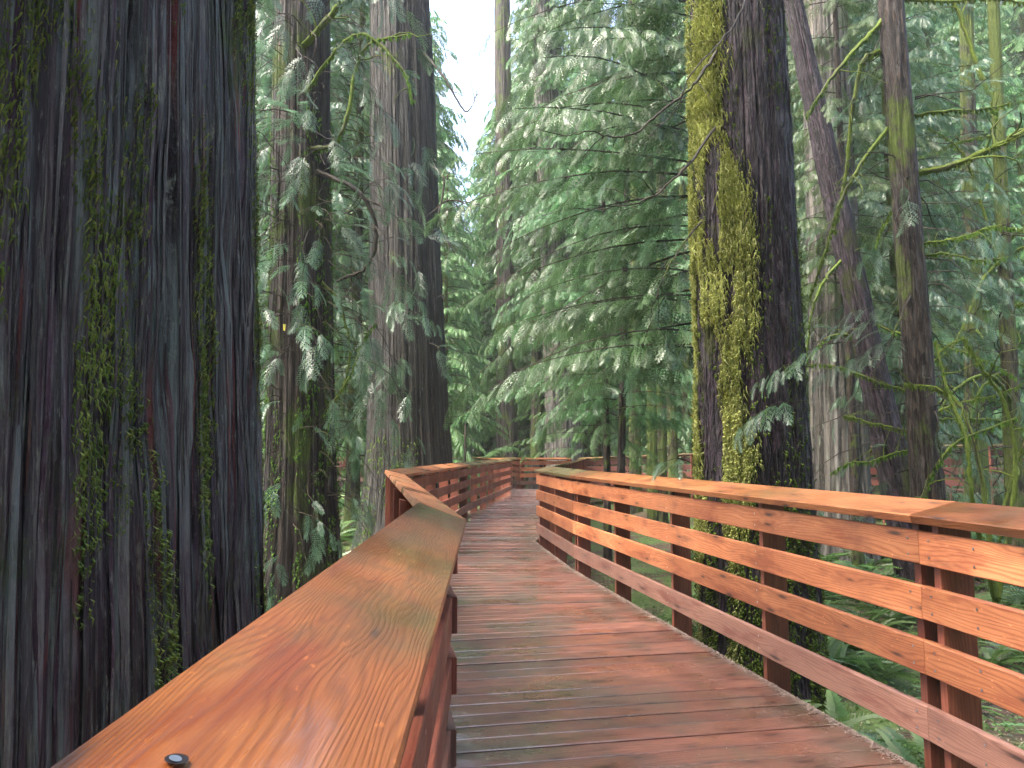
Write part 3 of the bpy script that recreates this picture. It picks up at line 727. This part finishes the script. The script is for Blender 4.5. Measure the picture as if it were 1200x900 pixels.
root, sf = tree('cedar_tree', 'shaggy cedar with tangled dead twigs just right of the giant trunk', b2, 18, .50, .30, M['cedarmoss'], lean=(-.55, .3), n=220, m_=140, flute=.07, fk=9, flare=.45, flare_h=.7, seed=11, strips=20, amp_s=.045)
bark_strips(root, sf, 700, M['cedarmoss'], (5, 30), (1, 4), (.0, .012), np.array([0, -1., 0]), 9)
hang_twigs(root, 260, (0, 0), (1.2, 9), .40, (.5, 1.5), M['limb'], sprays=.28, name='twigs', az=(2.4, 7.4))
hang_twigs(root, 60, (0, 0), (3.2, 9.5), .42, (.8, 1.9), M['limb'], sprays=1, name='foliage', az=(2.6, 7.2), rad=.009, sc=.5)
moss_on(root, sf, 5000, M['moss_green'], lambda p, o: np.clip((fbm(np.arctan2(o[:, 1], o[:, 0]) * 3, p[:, 2] * 1.2, 7) - .5) * 7, 0, 1) * (p[:, 2] < 7), (.03, .10), .010)

# tall straight cedar at the bend
b3 = (-1.97, 14.2)
root, sf = tree('cedar_tree', 'tall straight grey-brown cedar at the bend of the left railing', b3, 26, .86, .40, M['cedarbark'], lean=(-.95, .3), n=420, m_=180, flute=.07, fk=8, flare=.35, flare_h=.9, seed=17, strips=36, amp_s=.05)
moss_on(root, sf, 4000, M['moss_green'], lambda p, o: np.clip((fbm(np.arctan2(o[:, 1], o[:, 0]) * 3, p[:, 2] * 1.5, 9) - .45) * 6, 0, 1) * (p[:, 2] < 2.4), (.03, .09), .012)
bark_strips(root, sf, 1500, M['cedarbark'], (6, 40), (1, 5), (.0, .014), np.array([0, -1., 0]), 14)
hang_twigs(root, 14, (0, 0), (3.2, 5.6), .72, (.5, 1.0), M['limb'], sprays=1, name='foliage', az=(4.2, 6.4), rad=.006, sc=.55)

# great mossy fir on the right
b5 = (2.24, 6.55)
root, sf = tree('douglas_fir_tree', 'thick dark fir behind the orange railing, its left side hung with yellow moss', b5, 20, .515, .36, M['fir'], lean=(-.05, .3), n=520, m_=260, flute=.03, fk=7, flare=.12, flare_h=.8, seed=23, strips=26, amp_s=.035)
bark_strips(root, sf, 2600, M['fir'], (2, 7), (2, 7), (.002, .012), np.array([0, -1., 0]), 8, name='bark_flakes')
def self_(p, o):
    a = np.arctan2(o[:, 1], o[:, 0]); hz = p[:, 2] + gz(*b5) - .15
    cl = fbm(a * 3.0 + 2.6, p[:, 2] * 1.1, 31, 5)
    left = np.clip(((o @ np.array([-.90, -.42, 0])) - .50 - .15 * np.clip((hz - 3.6), 0, 2) - .35 * np.clip(1.3 - hz, 0, 1)) * 4, 0, 1)
    hole = np.clip((cl - .43) * 8, 0, 1)
    return left * hole * (hz < 9)
moss_on(root, sf, 90000, M['moss'], self_, (.03, .10), .006, out=.014)
moss_on(root, sf, 16000, M['moss_green'], lambda p, o: np.clip((fbm(np.arctan2(o[:, 1], o[:, 0]) * 4, p[:, 2] * 1.0, 41) - .45) * 6, 0, 1) * (o[:, 1] < .3) * (.25 + .75 * (p[:, 2] < 1.9)), (.02, .08), .008)
# ---- named trees further back
def simple_trunk(name, label, px, py0, py1, px_top, wpx, d, mat, H=20, cat='tree', group=None, wtop=None, **k):
    """trunk whose axis passes photo x=px at y=py0 and x=px_top at y=py1, width wpx there, at distance d"""
    a = P(px, py0, d); b = P(px_top, py1, d); sl_ = (b[0] - a[0]) / (b[2] - a[2])
    z = gz(a[0], d) - .15; bx = a[0] + sl_ * (z - a[2]); r0 = px_w(wpx, d) / 2
    kk = dict(n=90, m_=150, flute=.06, fk=7, flare=.35, flare_h=.6, seed=int(px) % 97, strips=14, amp_s=r0 * .16); kk.update(k)
    return tree(name, label, (bx, d), H, r0 * 1.08, (px_w(wtop, d) / 2 if wtop else r0 * .55), mat, lean=(sl_ * H, 0), group=group, **kk)[0]
T = {}
T['grey'] = simple_trunk('cedar_tree', 'broad grey cedar with a flared foot beyond the end of the deck', 660, 500, 300, 650, 42, 30, M['pale'], H=26, flare=.8, flare_h=1.6, wtop=26)
T['dk1'] = simple_trunk('cedar_tree', 'dark narrow cedar trunk touching the left side of the broad grey one', 629, 500, 380, 629, 15, 31, M['cedarmoss'], flare=.6)
T['dk2'] = simple_trunk('cedar_tree', 'dark cedar trunk seen straight above the bend of the deck', 594, 500, 120, 590, 25, 33, M['cedarmoss'], H=26, wtop=20)
T['pale'] = simple_trunk('cedar_tree', 'wide pale grey trunk right behind the thick mossy fir', 985, 520, 330, 978, 66, 13, M['pale'], H=18, wtop=44, n=160, strips=22)
T['lean'] = simple_trunk('fir_tree', 'dark leaning trunk in front of the wide pale one', 1045, 540, 200, 972, 40, 10.5, M['fir'], H=14, wtop=17, n=140)
T['slim'] = simple_trunk('hemlock_tree', 'tall slim reddish trunk leaning left, right of the thick fir', 1085, 540, 0, 1043, 36, 9.0, M['slim'], H=14, wtop=26, n=140, flare=.25)
T['r1'] = simple_trunk('hemlock_tree', 'straight dark trunk between the slim reddish one and the picture edge', 1143, 500, 100, 1134, 24, 15, M['green_trunk'], H=18)
T['r2'] = simple_trunk('hemlock_tree', 'thin mossy trunk nearest the right picture edge', 1188, 560, 100, 1168, 20, 12, M['green_trunk'], H=15)
for k, (x, w_, d, lb) in enumerate([(744, 15, 21, 'pale green slim trunk left of a close pair'), (764, 13, 18, 'left trunk of the close pair of slim mossy trunks'), (775, 13, 19, 'right trunk of the close pair of slim mossy trunks'), (788, 12, 22, 'slim leaning trunk nearest the thick mossy fir')]):
    T['g%d' % k] = simple_trunk('hemlock_tree', lb, x, 520, 300, x - (0, 2, 1, 8)[k], w_, d, M['green_trunk'], H=16, n=40, flare=.2)
simple_trunk('sapling', 'bare thin dark sapling stem beyond the left railing cap', 545, 520, 455, 546, 4, 24, M['limb'], H=2.9, n=12, flare=.1, cat='sapling', strips=0)

# ------------------------------------------------------------------ crowns for trees in view
near_crown = crown_mesh('crown', 101, 9.5, 2.7, 3.0, 80, 'near', .46, .075, M['hemlock'], rise=.16, droop=.36, prof=.55, low=.55, rad=.014)
bough_crown = crown_mesh('crown', 110, 9.5, 3.2, 3.3, 44, 'bough', .62, .10, M['hemlock'], rise=.10, droop=.34, prof=.30, low=.8, rad=.016, azr=(2.25, 4.0))
light_crown = crown_mesh('crown', 102, 6.5, 2.1, 2.0, 52, 'near', .38, .09, M['light'], rise=.2, droop=.30, prof=.5, low=.8, rad=.008)
h1 = simple_trunk('hemlock_tree', 'young hemlock with long drooping whitish green sprays left of the thick fir', 728, 540, 380, 731, 11, 12, M['slim'], H=10.5, n=40, flare=.15, wtop=5)
link('crown', near_crown, h1)
h0 = simple_trunk('hemlock_tree', 'hemlock hidden behind the thick fir, its wet drooping boughs reaching out over the deck', 850, 520, 300, 850, 20, 8.3, M['slim'], H=11, n=40, flare=.15, wtop=8)
link('crown', bough_crown, h0)
h2 = simple_trunk('hemlock_tree', 'thin young hemlock with bright green leaves, left stem of two', 711, 540, 380, 709, 10, 13, M['slim'], H=9, n=40, flare=.15, wtop=4)
link('crown', light_crown, h2)

mids = []
for k, (kind, H, z0, Rm, nb, sl_, sp_, leaf) in enumerate([
        ('mid', 24, 1.2, 4.2, 150, .75, .13, M['hemlock']), ('mid', 20, 2.0, 3.6, 130, .7, .12, M['dark_leaf']),
        ('mid', 15, .8, 3.0, 120, .62, .11, M['light']), ('mid', 28, 3.5, 4.6, 150, .8, .14, M['cedar'])]):
    mids.append((crown_mesh('crown', 200 + k, H, z0, Rm, nb, kind, sl_, sp_, leaf, prof=.6, low=.5, rad=.03), H))
far_c = []
for k, (H, z0, Rm, nb, leaf) in enumerate([(30, 3, 4.6, 150, M['dark_leaf']), (26, 2, 4.0, 140, M['hemlock']), (22, 1, 3.6, 120, M['light'])]):
    far_c.append((crown_mesh('crown', 300 + k, H, z0, Rm, nb, 'far', 1.25, .24, leaf, prof=.65, low=.5, rad=.04), H))
trunk_far = {}
high_crown = crown_mesh('crown', 320, 28, 6.8, 3.8, 130, 'far', 1.2, .22, M['hemlock'], prof=.5, low=.8, rad=.04)
link('crown', high_crown, T['grey'])
def small_tree(px, d, ck, label, sc=1.0, mat='green_trunk', r_=.22, name='hemlock_tree', group=None, far=False, rz=None):
    crown, H = (far_c if far else mids)[ck]
    x = (px - 600) / FPX * d; z = gz(x, d) - .1
    root = thing(name, label, 'tree', (x, d, z), rng.uniform(0, 6.28) if rz is None else rz, group=group, sc=sc)
    key = (far, ck, mat, r_)
    if key not in trunk_far: trunk_far[key] = trunk_mb([(0, 0, 0), (.1, .05, H * .5), (0, 0, H)], [r_, r_ * .7, .03], n=20, m_=24, flute=.05, fk=5, flare=.4, flare_h=.6, seed=ck).mesh('trunk', M[mat])
    link('trunk', trunk_far[key], root); link('crown', crown, root)
    return root
small_tree(522, 25, 2, 'soft light green hemlock right of the tall straight cedar', .8)
small_tree(632, 38, 0, 'grey-green hemlock above the end of the deck', 1.1)
small_tree(415, 17, 1, 'dull green hemlock between the shaggy cedar and the straight one', .8)
small_tree(700, 33, 3, 'tall blue-green cedar behind the young drooping hemlock', .85, name='cedar_tree')
small_tree(805, 26, 0, 'hemlock with grey-green sprays showing left of the thick fir', .85)
small_tree(905, 19, 1, 'hemlock half hidden by the thick fir', .9)
small_tree(1010, 20, 3, 'cedar with blue-green sprays above the pale trunk', .9, name='cedar_tree')
small_tree(1110, 22, 0, 'hemlock filling the gap right of the slim reddish trunk', .85)
small_tree(1215, 21, 2, 'light green hemlock at the right edge of the picture', .9)
small_tree(1160, 24, 1, 'dark hemlock behind the thin trunks on the right', 1)
small_tree(330, 16, 3, 'cedar with grey-green sprays behind the shaggy cedar', .8, name='cedar_tree')
small_tree(668, 44, 2, 'light hemlock behind the broad grey cedar', 1)
small_tree(470, 26, 1, 'hemlock rising behind the tall straight cedar', .95)
G1 = 'distant conifers of the forest'
kinds = ['dark green conifer far back in the misty forest', 'grey-green conifer far back in the misty forest', 'light green conifer far back in the misty forest']
pts_ = []
for d in np.linspace(29, 84, 13):
    half = .80 * d; n = int(2 * half / 6.2)
    for q in range(n + 1):
        x = -half + 2 * half * (q + rng.uniform(.1, .9)) / (n + 1)
        px = 600 + x / d * FPX
        gap_ = abs(px - 525) < 20 + 300 / d
        if gap_ and d < 44: continue
        if abs(x - .5) < 2.6 and d < 34: continue
        pts_.append((px, d + rng.uniform(-1.5, 1.5), gap_))
for px, d, gap_ in pts_:
    ck = int(rng.integers(0, 3))
    small_tree(px, d, ck, kinds[ck], rng.uniform(.85, 1.2) * (.85 if gap_ else 1.0 if d < 42 else 1.3), far=True, group=G1, r_=.32, mat='green_trunk')

# unseen conifers of the same forest, added to shade the deck and giant trunk
for az, d in ((62, 9), (78, 6.5), (96, 8), (112, 7), (158, 8), (172, 9), (186, 6), (200, 9), (214, 6.5), (226, 10), (268, 9), (284, 8), (298, 11), (146, 14), (190, 14), (110, 13), (215, 14)):
    x, y = d * math.sin(R(az)), d * math.cos(R(az)); ck = int(rng.integers(0, 3)); crown, H = far_c[ck]
    q = thing('shade_conifer_tree', 'unseen tall conifer added beside or behind the viewer to shade the deck', 'tree', (x, y, gz(x, y) - .1), rng.uniform(0, 6), group='unseen shading conifers beside and behind the viewer', sc=rng.uniform(.6, .8))
    link('trunk', trunk_far[(True, ck, 'green_trunk', .32)], q); link('crown', crown, q)
top_crown = crown_mesh('crown', 120, 12, 4.3, 1.9, 60, 'near', .5, .10, M['dark_leaf'], rise=.1, droop=.4, prof=.3, low=.9, rad=.012)
q = simple_trunk('hemlock_tree', 'narrow hemlock whose dark sprays hang across the wide pale trunk', 1000, 520, 330, 992, 12, 11.7, M['slim'], H=12.5, n=40, flare=.2, wtop=5)
link('crown', top_crown, q)
small_tree(975, 23, 1, 'dense dull green hemlock right behind the dark leaning trunk', .8)
small_tree(1060, 13, 3, 'cedar with low blue-green sprays between the leaning and the slim trunk', .6, name='cedar_tree')
for q, c_, zr in ((T['r1'], 22, (1, 9)), (T['r2'], 22, (1, 8)), (T['slim'], 16, (1.5, 8)), (T['g0'], 10, (2, 9)), (T['g1'], 10, (2, 9)), (T['g3'], 10, (2, 9)), (T['lean'], 14, (1.5, 6))):
    hang_twigs(q, c_ * 2, (0, 0), zr, .06, (.6, 2.0), M['limb'], sprays=.5, name='twigs', rad=.011, sc=.4)

# ------------------------------------------------------------------ bare mossy limbs (each its own part)
def limb(root, pts, r0, r1, mat='moss_limb', twig=0, name='branch', moss=True, spray=0, leafk='cedar'):
    w0 = np.array(root.location); p = smooth_path([np.array(q) - w0 for q in pts], 8)
    p[1:-1] += rng.normal(0, .006, (len(p) - 2, 3))
    mb = MB(); tube(mb, p, np.linspace(r0, r1, len(p)), 8, 0, .35 if moss else .1, int(rng.integers(99)))
    for k in range(twig):
        i = rng.integers(2, len(p) - 1); d = norm(p[i] - p[i - 1]); l = rng.uniform(.25, .8); q = [p[i]]
        d = norm(d + rng.normal(0, .7, 3))
        for _ in range(5): d = norm(d + rng.normal(0, .25, 3) + [0, 0, -.06]); q.append(q[-1] + d * l / 5)
        tube(mb, np.array(q), np.linspace(r0 * .35, r1 * .25, 6), 5, 0)
        if rng.random() < spray: place(mb, SP[leafk], np.array(q[-2:]), [d, d + [.3, 0, -.3]], [.3, .25], None, 1)
    # a fringe of moss under the limb
    if moss:
        k = int(len(p) * 34); i = rng.integers(0, len(p), k); c = p[i] + rng.normal(0, r0 * .35, (k, 3)); L = rng.uniform(.015, .07, (k, 1))
        a = rng.uniform(0, 6.28, k); s_ = np.stack([np.cos(a), np.sin(a), 0 * a], 1) * .008
        V = np.stack([c, c + s_ - [0, 0, 1] * L * .4, c - [0, 0, 1] * L, c - s_ - [0, 0, 1] * L * .4], 1).reshape(-1, 3)
        uv = np.repeat(rng.random((k, 1)), 4, 0); mb.add(V, np.arange(4 * k).reshape(-1, 4), np.hstack([uv, uv]), 2)
    mb.build(name, [M[mat], M[leafk], M['moss_green']], root)
def PL(*a): return [P(*q) for q in a]
t = T['slim']
limb(t, PL((1072, 205, 9), (1120, 192, 8.8), (1165, 172, 8.6), (1215, 148, 8.3)), .045, .025, twig=5)
limb(t, PL((1062, 135, 9), (1110, 130, 9), (1150, 128, 9.2), (1200, 118, 9.4)), .022, .008, twig=6)
limb(t, PL((1078, 300, 9), (1110, 298, 9), (1150, 305, 9), (1190, 300, 9.2)), .018, .006, twig=7)
limb(t, PL((1040, 150, 9), (1010, 190, 8.8), (985, 235, 8.7), (968, 290, 8.6), (950, 345, 8.6)), .022, .008, twig=6)
limb(t, PL((1038, 20, 9), (1000, 60, 8.9), (965, 105, 8.8), (945, 135, 8.8)), .03, .012, twig=4)
limb(t, PL((1030, 60, 9), (1010, 75, 9), (998, 140, 9), (990, 210, 9), (978, 270, 9)), .036, .015, twig=4)
limb(t, PL((1050, 0, 9), (1110, 2, 9), (1160, -2, 9), (1205, 5, 9)), .02, .01, twig=5)
limb(t, PL((1080, 330, 9), (1060, 360, 8.8), (1040, 410, 8.7), (1020, 440, 8.6)), .014, .005, 'limb', twig=6, moss=False)
t = T['r2']
limb(t, PL((1172, 130, 12), (1150, 90, 12), (1130, 30, 12), (1112, -10, 12)), .05, .03, twig=4)
limb(t, PL((1178, 300, 12), (1150, 330, 11.8), (1120, 400, 11.5), (1085, 430, 11.3)), .03, .01, twig=6)
limb(t, PL((1180, 330, 12), (1150, 240, 12), (1128, 180, 12), (1090, 150, 12)), .028, .01, twig=6)
limb(t, PL((1186, 470, 12), (1160, 440, 11), (1120, 455, 10.5), (1095, 490, 10)), .03, .012, twig=5)
t = T['r1']
limb(t, PL((1138, 250, 15), (1170, 200, 15), (1200, 180, 15)), .03, .01, twig=6)
limb(t, PL((1138, 180, 15), (1105, 140, 15), (1085, 90, 15)), .03, .01, twig=6)
limb(t, PL((1140, 380, 15), (1175, 420, 14), (1210, 430, 14)), .03, .01, twig=6)
t = T['lean']
limb(t, PL((990, 300, 10.5), (965, 330, 10.2), (950, 370, 10), (945, 420, 10)), .02, .008, twig=6)
limb(t, PL((1010, 380, 10.5), (985, 400, 10), (960, 400, 9.6), (940, 440, 9.4)), .014, .005, 'limb', twig=6, moss=False)
for key, n_, d, zr in (('r1', 9, 15, (2, 9)), ('r2', 9, 12, (2, 8)), ('slim', 7, 9, (2.2, 6)), ('lean', 4, 10.5, (2, 5)), ('g3', 3, 22, (3, 9)), ('g0', 3, 21, (3, 9))):
    q = T[key]; tm = [c_ for c_ in q.children if c_.name.startswith('trunk')][0]; co = np.empty(len(tm.data.vertices) * 3); tm.data.vertices.foreach_get('co', co); co = co.reshape(-1, 3)
    for _ in range(n_):
        z = rng.uniform(*zr); near_ = co[np.abs(co[:, 2] - z) < .4]; c_ = near_.mean(0) + np.array(q.location); az = rng.uniform(0, 6.28); L = rng.uniform(.8, 2.3)
        dr = np.array([math.cos(az), math.sin(az), rng.uniform(-.1, .5)]); pp = [c_]
        for k in range(4): dr = norm(dr + rng.normal(0, .22, 3) + [0, 0, -.12]); pp.append(pp[-1] + dr * L / 4)
        limb(q, pp, rng.uniform(.012, .024), .004, twig=7, spray=.25)
# vine maple stems arching over the right railing
vm = thing('vine_maple', 'arching mossy shrub stems beyond the railing at the right edge', 'shrub', tuple(P(1150, 640, 8.5)))
for q in ([(1165, 700, 8), (1150, 560, 8), (1128, 480, 8.2), (1098, 455, 8.4), (1060, 450, 8.6)], [(1165, 700, 8), (1140, 590, 7.6), (1133, 520, 7.6), (1112, 460, 7.8), (1096, 400, 8)],
          [(1170, 700, 8), (1190, 560, 8), (1180, 480, 8), (1150, 430, 8), (1128, 395, 8)], [(1170, 700, 8), (1175, 600, 8.3), (1205, 500, 8.3)], [(1095, 650, 8), (1080, 600, 7.8), (1090, 560, 7.8), (1120, 520, 7.8), (1190, 490, 8)]):
    limb(vm, PL(*q), .028, .010, twig=5, name='stem')
# limbs of the two cedars on the left
cs = [o for o in COL.objects if o.name.startswith('cedar_tree')]
t = cs[0]
limb(t, PL((352, 60, 9.4), (390, 15, 9.2), (420, -10, 9)), .05, .03, twig=4)
limb(t, PL((352, 120, 9.4), (385, 70, 9.2), (425, 40, 9), (470, 80, 8.8), (484, 118, 8.7)), .028, .008, twig=4)
limb(t, PL((365, 175, 9.4), (400, 160, 9.2), (425, 60, 9.2), (480, 40, 9)), .035, .012, twig=5)
limb(t, PL((372, 200, 9.4), (420, 225, 9.2), (440, 265, 9.2), (432, 310, 9.2), (395, 330, 9.3)), .032, .02, 'limb', twig=6, moss=False)
limb(t, PL((378, 330, 9.4), (400, 360, 9.4), (410, 420, 9.4), (395, 470, 9.3)), .016, .006, twig=6)
limb(t, PL((385, 480, 9.4), (410, 440, 9.3), (425, 400, 9.3), (440, 380, 9.3)), .014, .006, twig=6)
t = cs[1]
limb(t, PL((495, 60, 14), (520, 90, 13.6), (545, 130, 13.5), (560, 110, 13.5)), .03, .01, 'limb', twig=8, moss=False)
limb(t, PL((500, 190, 14), (520, 210, 13.6), (515, 260, 13.5), (535, 300, 13.5)), .03, .008, 'limb', twig=8, moss=False)
limb(t, PL((505, 250, 14), (525, 235, 13.6), (560, 240, 13.5), (590, 250, 13.5)), .02, .006, 'limb', twig=8, moss=False)
# dark bare limbs of the thick fir reaching left over the deck
t = [o for o in COL.objects if o.name.startswith('douglas')][0]
limb(t, PL((840, 60, 6.3), (812, 100, 6.2), (775, 130, 6.2), (735, 160, 6.2), (690, 155, 6.2), (655, 160, 6.2)), .016, .004, 'limb', twig=5, moss=False, spray=.8)
limb(t, PL((838, 150, 6.3), (800, 200, 6), (755, 235, 6), (700, 245, 6)), .014, .004, 'limb', twig=6, moss=False, spray=.8)
limb(t, PL((880, -20, 6), (860, 30, 5.6), (815, 80, 5.4), (790, 130, 5.4), (760, 160, 5.4)), .008, .003, 'limb', twig=4, moss=False)
limb(t, PL((822, 260, 6.3), (790, 300, 6.1), (768, 350, 6), (762, 380, 6)), .010, .003, 'limb', twig=5, moss=False, spray=.6)

# sprays hanging in front of the trunks
def spray_group(root, items, leaf='cedar', kind='cedar', name='foliage'):
    w0 = np.array(root.location); mb = MB()
    for (px, py, d, qx, qy, s_) in items:
        a = P(px, py, d); b = P(qx, qy, d - .15); L = np.linalg.norm(b - a)
        path = smooth_path([a - w0, (a + b) / 2 - w0 + [0, 0, L * .12], b - w0], 5)
        foliate(mb, path, SP[kind], s_, max(.05, s_ * .28), .25, 0, .2, .4, 1, .005)
    mb.build(name, [M[leaf], M['limb']], root, smooth=False)
spray_group(t, [(945, 470, 5.9, 868, 500, .30), (950, 430, 6.0, 888, 447, .26), (925, 475, 5.9, 880, 492, .24), (1000, 400, 6.0, 905, 445, .24), (815, 545, 6.0, 778, 541, .30)])
spray_group(T['lean'], [(1060, 395, 9, 985, 380, .45), (1075, 400, 9, 1000, 420, .42), (1060, 420, 9, 960, 440, .4), (1050, 370, 9, 1000, 365, .4)])
spray_group(T['slim'], [(1100, 300, 8.8, 1165, 320, .5), (1090, 330, 8.8, 1200, 350, .5), (1110, 210, 8.8, 1190, 225, .45), (1120, 110, 9, 1200, 90, .5)])
spray_group(cs[0], [(330, 640, 6.2, 318, 700, .30), (350, 600, 7.5, 395, 632, .30), (335, 560, 7, 312, 590, .35), (365, 180, 8.6, 340, 130, .5), (360, 210, 8.6, 455, 190, .5), (355, 230, 8.5, 310, 200, .55),
                     (350, 250, 8.5, 420, 240, .5), (345, 290, 8.4, 305, 280, .5), (340, 330, 8.4, 390, 345, .4), (335, 420, 8, 305, 400, .4), (340, 470, 8, 300, 480, .4), (345, 100, 8.6, 312, 60, .6), (355, 150, 8.6, 305, 130, .6), (350, 380, 8.2, 385, 400, .4)])
spray_group(cs[1], [(455, 335, 13, 492, 352, .5), (468, 365, 13, 512, 380, .5), (450, 300, 13, 480, 305, .4)])

# ------------------------------------------------------------------ undergrowth
def fern_mesh(seed, nf, kind='fern'):
    r_ = np.random.default_rng(seed); mb = MB(); a = np.arange(nf) * 2.399 + r_.normal(0, .2, nf); e = r_.uniform(.35, 1.15, nf)
    d = np.stack([np.cos(a) * np.cos(e), np.sin(a) * np.cos(e), np.sin(e)], 1)
    place(mb, SP['fern'], np.zeros((nf, 3)) + r_.normal(0, .02, (nf, 3)), d, r_.uniform(.6, 1.0, nf), r_.normal(0, .2, nf))
    return mb.mesh('fern', M['fern'], smooth=False)
FM = [fern_mesh(60 + k, 12 + 3 * k) for k in range(4)]
def fern(x, y, s_, label, group):
    o = link('fern', FM[int(rng.integers(4))], None, (x, y, gz(x, y) + .01)); o.rotation_euler = (0, 0, rng.uniform(0, 6.28)); o.scale = (s_,) * 3
    tag(o, label, 'fern', group)
for k in range(230):
    d = rng.uniform(3.2, 17); px = rng.uniform(800, 1330); x = (px - 600) / FPX * d
    if x < at_y(PATHR, d) + .45 or math.hypot(x - b5[0], d - b5[1]) < .75: continue
    if abs(d - np.interp(x, [2.6, 5.6, 8.2, 13.5], [26.5, 22.3, 19.2, 17])) < 1.6: continue
    fern(x, d, rng.uniform(.35, .65), 'green sword fern on the ground behind the orange railing', 'sword ferns right of the deck')
for k in range(70):
    d = rng.uniform(9, 34); px = rng.uniform(250, 470); x = (px - 600) / FPX * d
    if math.hypot(x - b2[0], d - b2[1]) < .8 or math.hypot(x - b3[0], d - b3[1]) < 1.2: continue
    fern(x, d, rng.uniform(.5, 1.0), 'pale green fern on the ground between the left cedars', 'ferns left of the deck')
for k in range(60):
    d = rng.uniform(24, 45); px = rng.uniform(480, 1180); x = (px - 600) / FPX * d
    fern(x, d, rng.uniform(.8, 1.4), 'leafy undergrowth fern beyond the farther railings', 'far ferns')
# ground cover: moss and small leaves
mb = MB(); k = 60000
d = 2.5 + rng.random(k) ** 1.3 * 26; x = rng.uniform(-.8, .8, k) * d
ok = ((x > at_y(PATHR, d) + .15) | (x < at_y(PATHL, d) - .25)) & (vn(x * .8, d * .8, 55) > .38)
x, d = x[ok], d[ok]; z = gh(x, d) + rng.random(len(x)) * .09
scatter_quads(mb, np.stack([x, d, z], 1), rng.uniform(.02, .07, len(x)), rng.uniform(.012, .04, len(x)), .5)
tag(mb.build('ground_cover', M['fern'], smooth=False), 'low moss and small leaves covering the forest floor', 'ground cover', kind='stuff')
mb = MB(); k = 40000
d = 2.5 + rng.random(k) * 16; x = rng.uniform(-.8, .8, k) * d; ok = ((x > at_y(PATHR, d) + .05) | (x < at_y(PATHL, d) - .25)); x, d = x[ok], d[ok]
scatter_quads(mb, np.stack([x, d, gh(x, d) + .012], 1), rng.uniform(.01, .05, len(x)), rng.uniform(.003, .012, len(x)), .3)
tag(mb.build('leaf_litter', M['litter'], smooth=False), 'brown twigs and needles strewn over the forest floor', 'leaf litter', kind='stuff')
# fallen mossy log
a = P(395, 612, 15.5); b = P(428, 606, 17)
mb = MB(); z = gz(a[0], 15.5) + .16; p = smooth_path([(a[0] - 1.2, 15.2, z), (a[0], 15.6, z + .02), (b[0], 16.4, z + .05), (b[0] + .5, 17, z)], 6)
tube(mb, p, np.linspace(.2, .16, len(p)), 14, 0, .12, 4)
tag(mb.build('fallen_log', M['green_trunk']), 'short mossy log lying on the ground left of the straight cedar', 'log')
# shrubs
def shrub(px, py, d, label, n=14, L=.9, leaf='light', sc=.4):
    q = P(px, py, d); root = thing('shrub', label, 'shrub', (q[0], d, gz(q[0], d)))
    mb = MB()
    for k in range(n):
        pth = branch_path(0, rng.uniform(0, 6.28), rng.uniform(.5, 1) * L, 1.3 + rng.normal(0, .3), .9, 7)
        foliate(mb, pth, SP['mid'], sc, .09, .3, 0, .1, .4, 1, .006)
    mb.build('foliage', [M[leaf], M['limb']], root, smooth=False)
shrub(420, 590, 19, 'bright leafy shrub between the left cedars', 22, 1.3)
shrub(345, 640, 11, 'leafy shrub at the foot of the shaggy cedar', 12, .7, 'cedar', .3)
shrub(560, 520, 27, 'light green shrub behind the left railing cap', 26, 2.2, 'light', .6)
shrub(535, 500, 30, 'pale shrub just right of the straight cedar foot', 26, 2.4, 'light', .6)
shrub(1170, 560, 13, 'green shrub under the thin trunks on the right', 20, 1.3, 'light', .4)
# yellow leaf caught in the twigs
c = P(333, 383, 8.3); mb = MB()
mb.add([c + [-.012, 0, .035], c + [.016, .01, .03], c + [.010, 0, -.05], c + [-.012, .01, -.04]], [(0, 1, 2, 3)])
tag(mb.build('yellow_leaf', M['yellow'], smooth=False), 'yellow leaf caught in the twigs of the shaggy cedar', 'leaf')


# ------------------------------------------------------------------ misty air
mb = MB(); x0, x1, y0, y1, z0, z1 = -140, 140, -70, 200, -8, 62
mb.add([(x, y, z) for z in (z0, z1) for y in (y0, y1) for x in (x0, x1)], [(0, 2, 3, 1), (4, 5, 7, 6), (0, 1, 5, 4), (2, 6, 7, 3), (0, 4, 6, 2), (1, 3, 7, 5)])
hm = NT('mist'); pv = hm.n('ShaderNodeVolumePrincipled'); pv.inputs['Color'].default_value = (.92, .98, .95, 1); pv.inputs['Density'].default_value = .0009; pv.inputs['Anisotropy'].default_value = .2
hm.l(pv.outputs[0], hm.out.inputs['Volume'])
tag(mb.build('haze', hm.m, smooth=False), 'thin pale mist hanging through the forest', 'haze', kind='stuff')
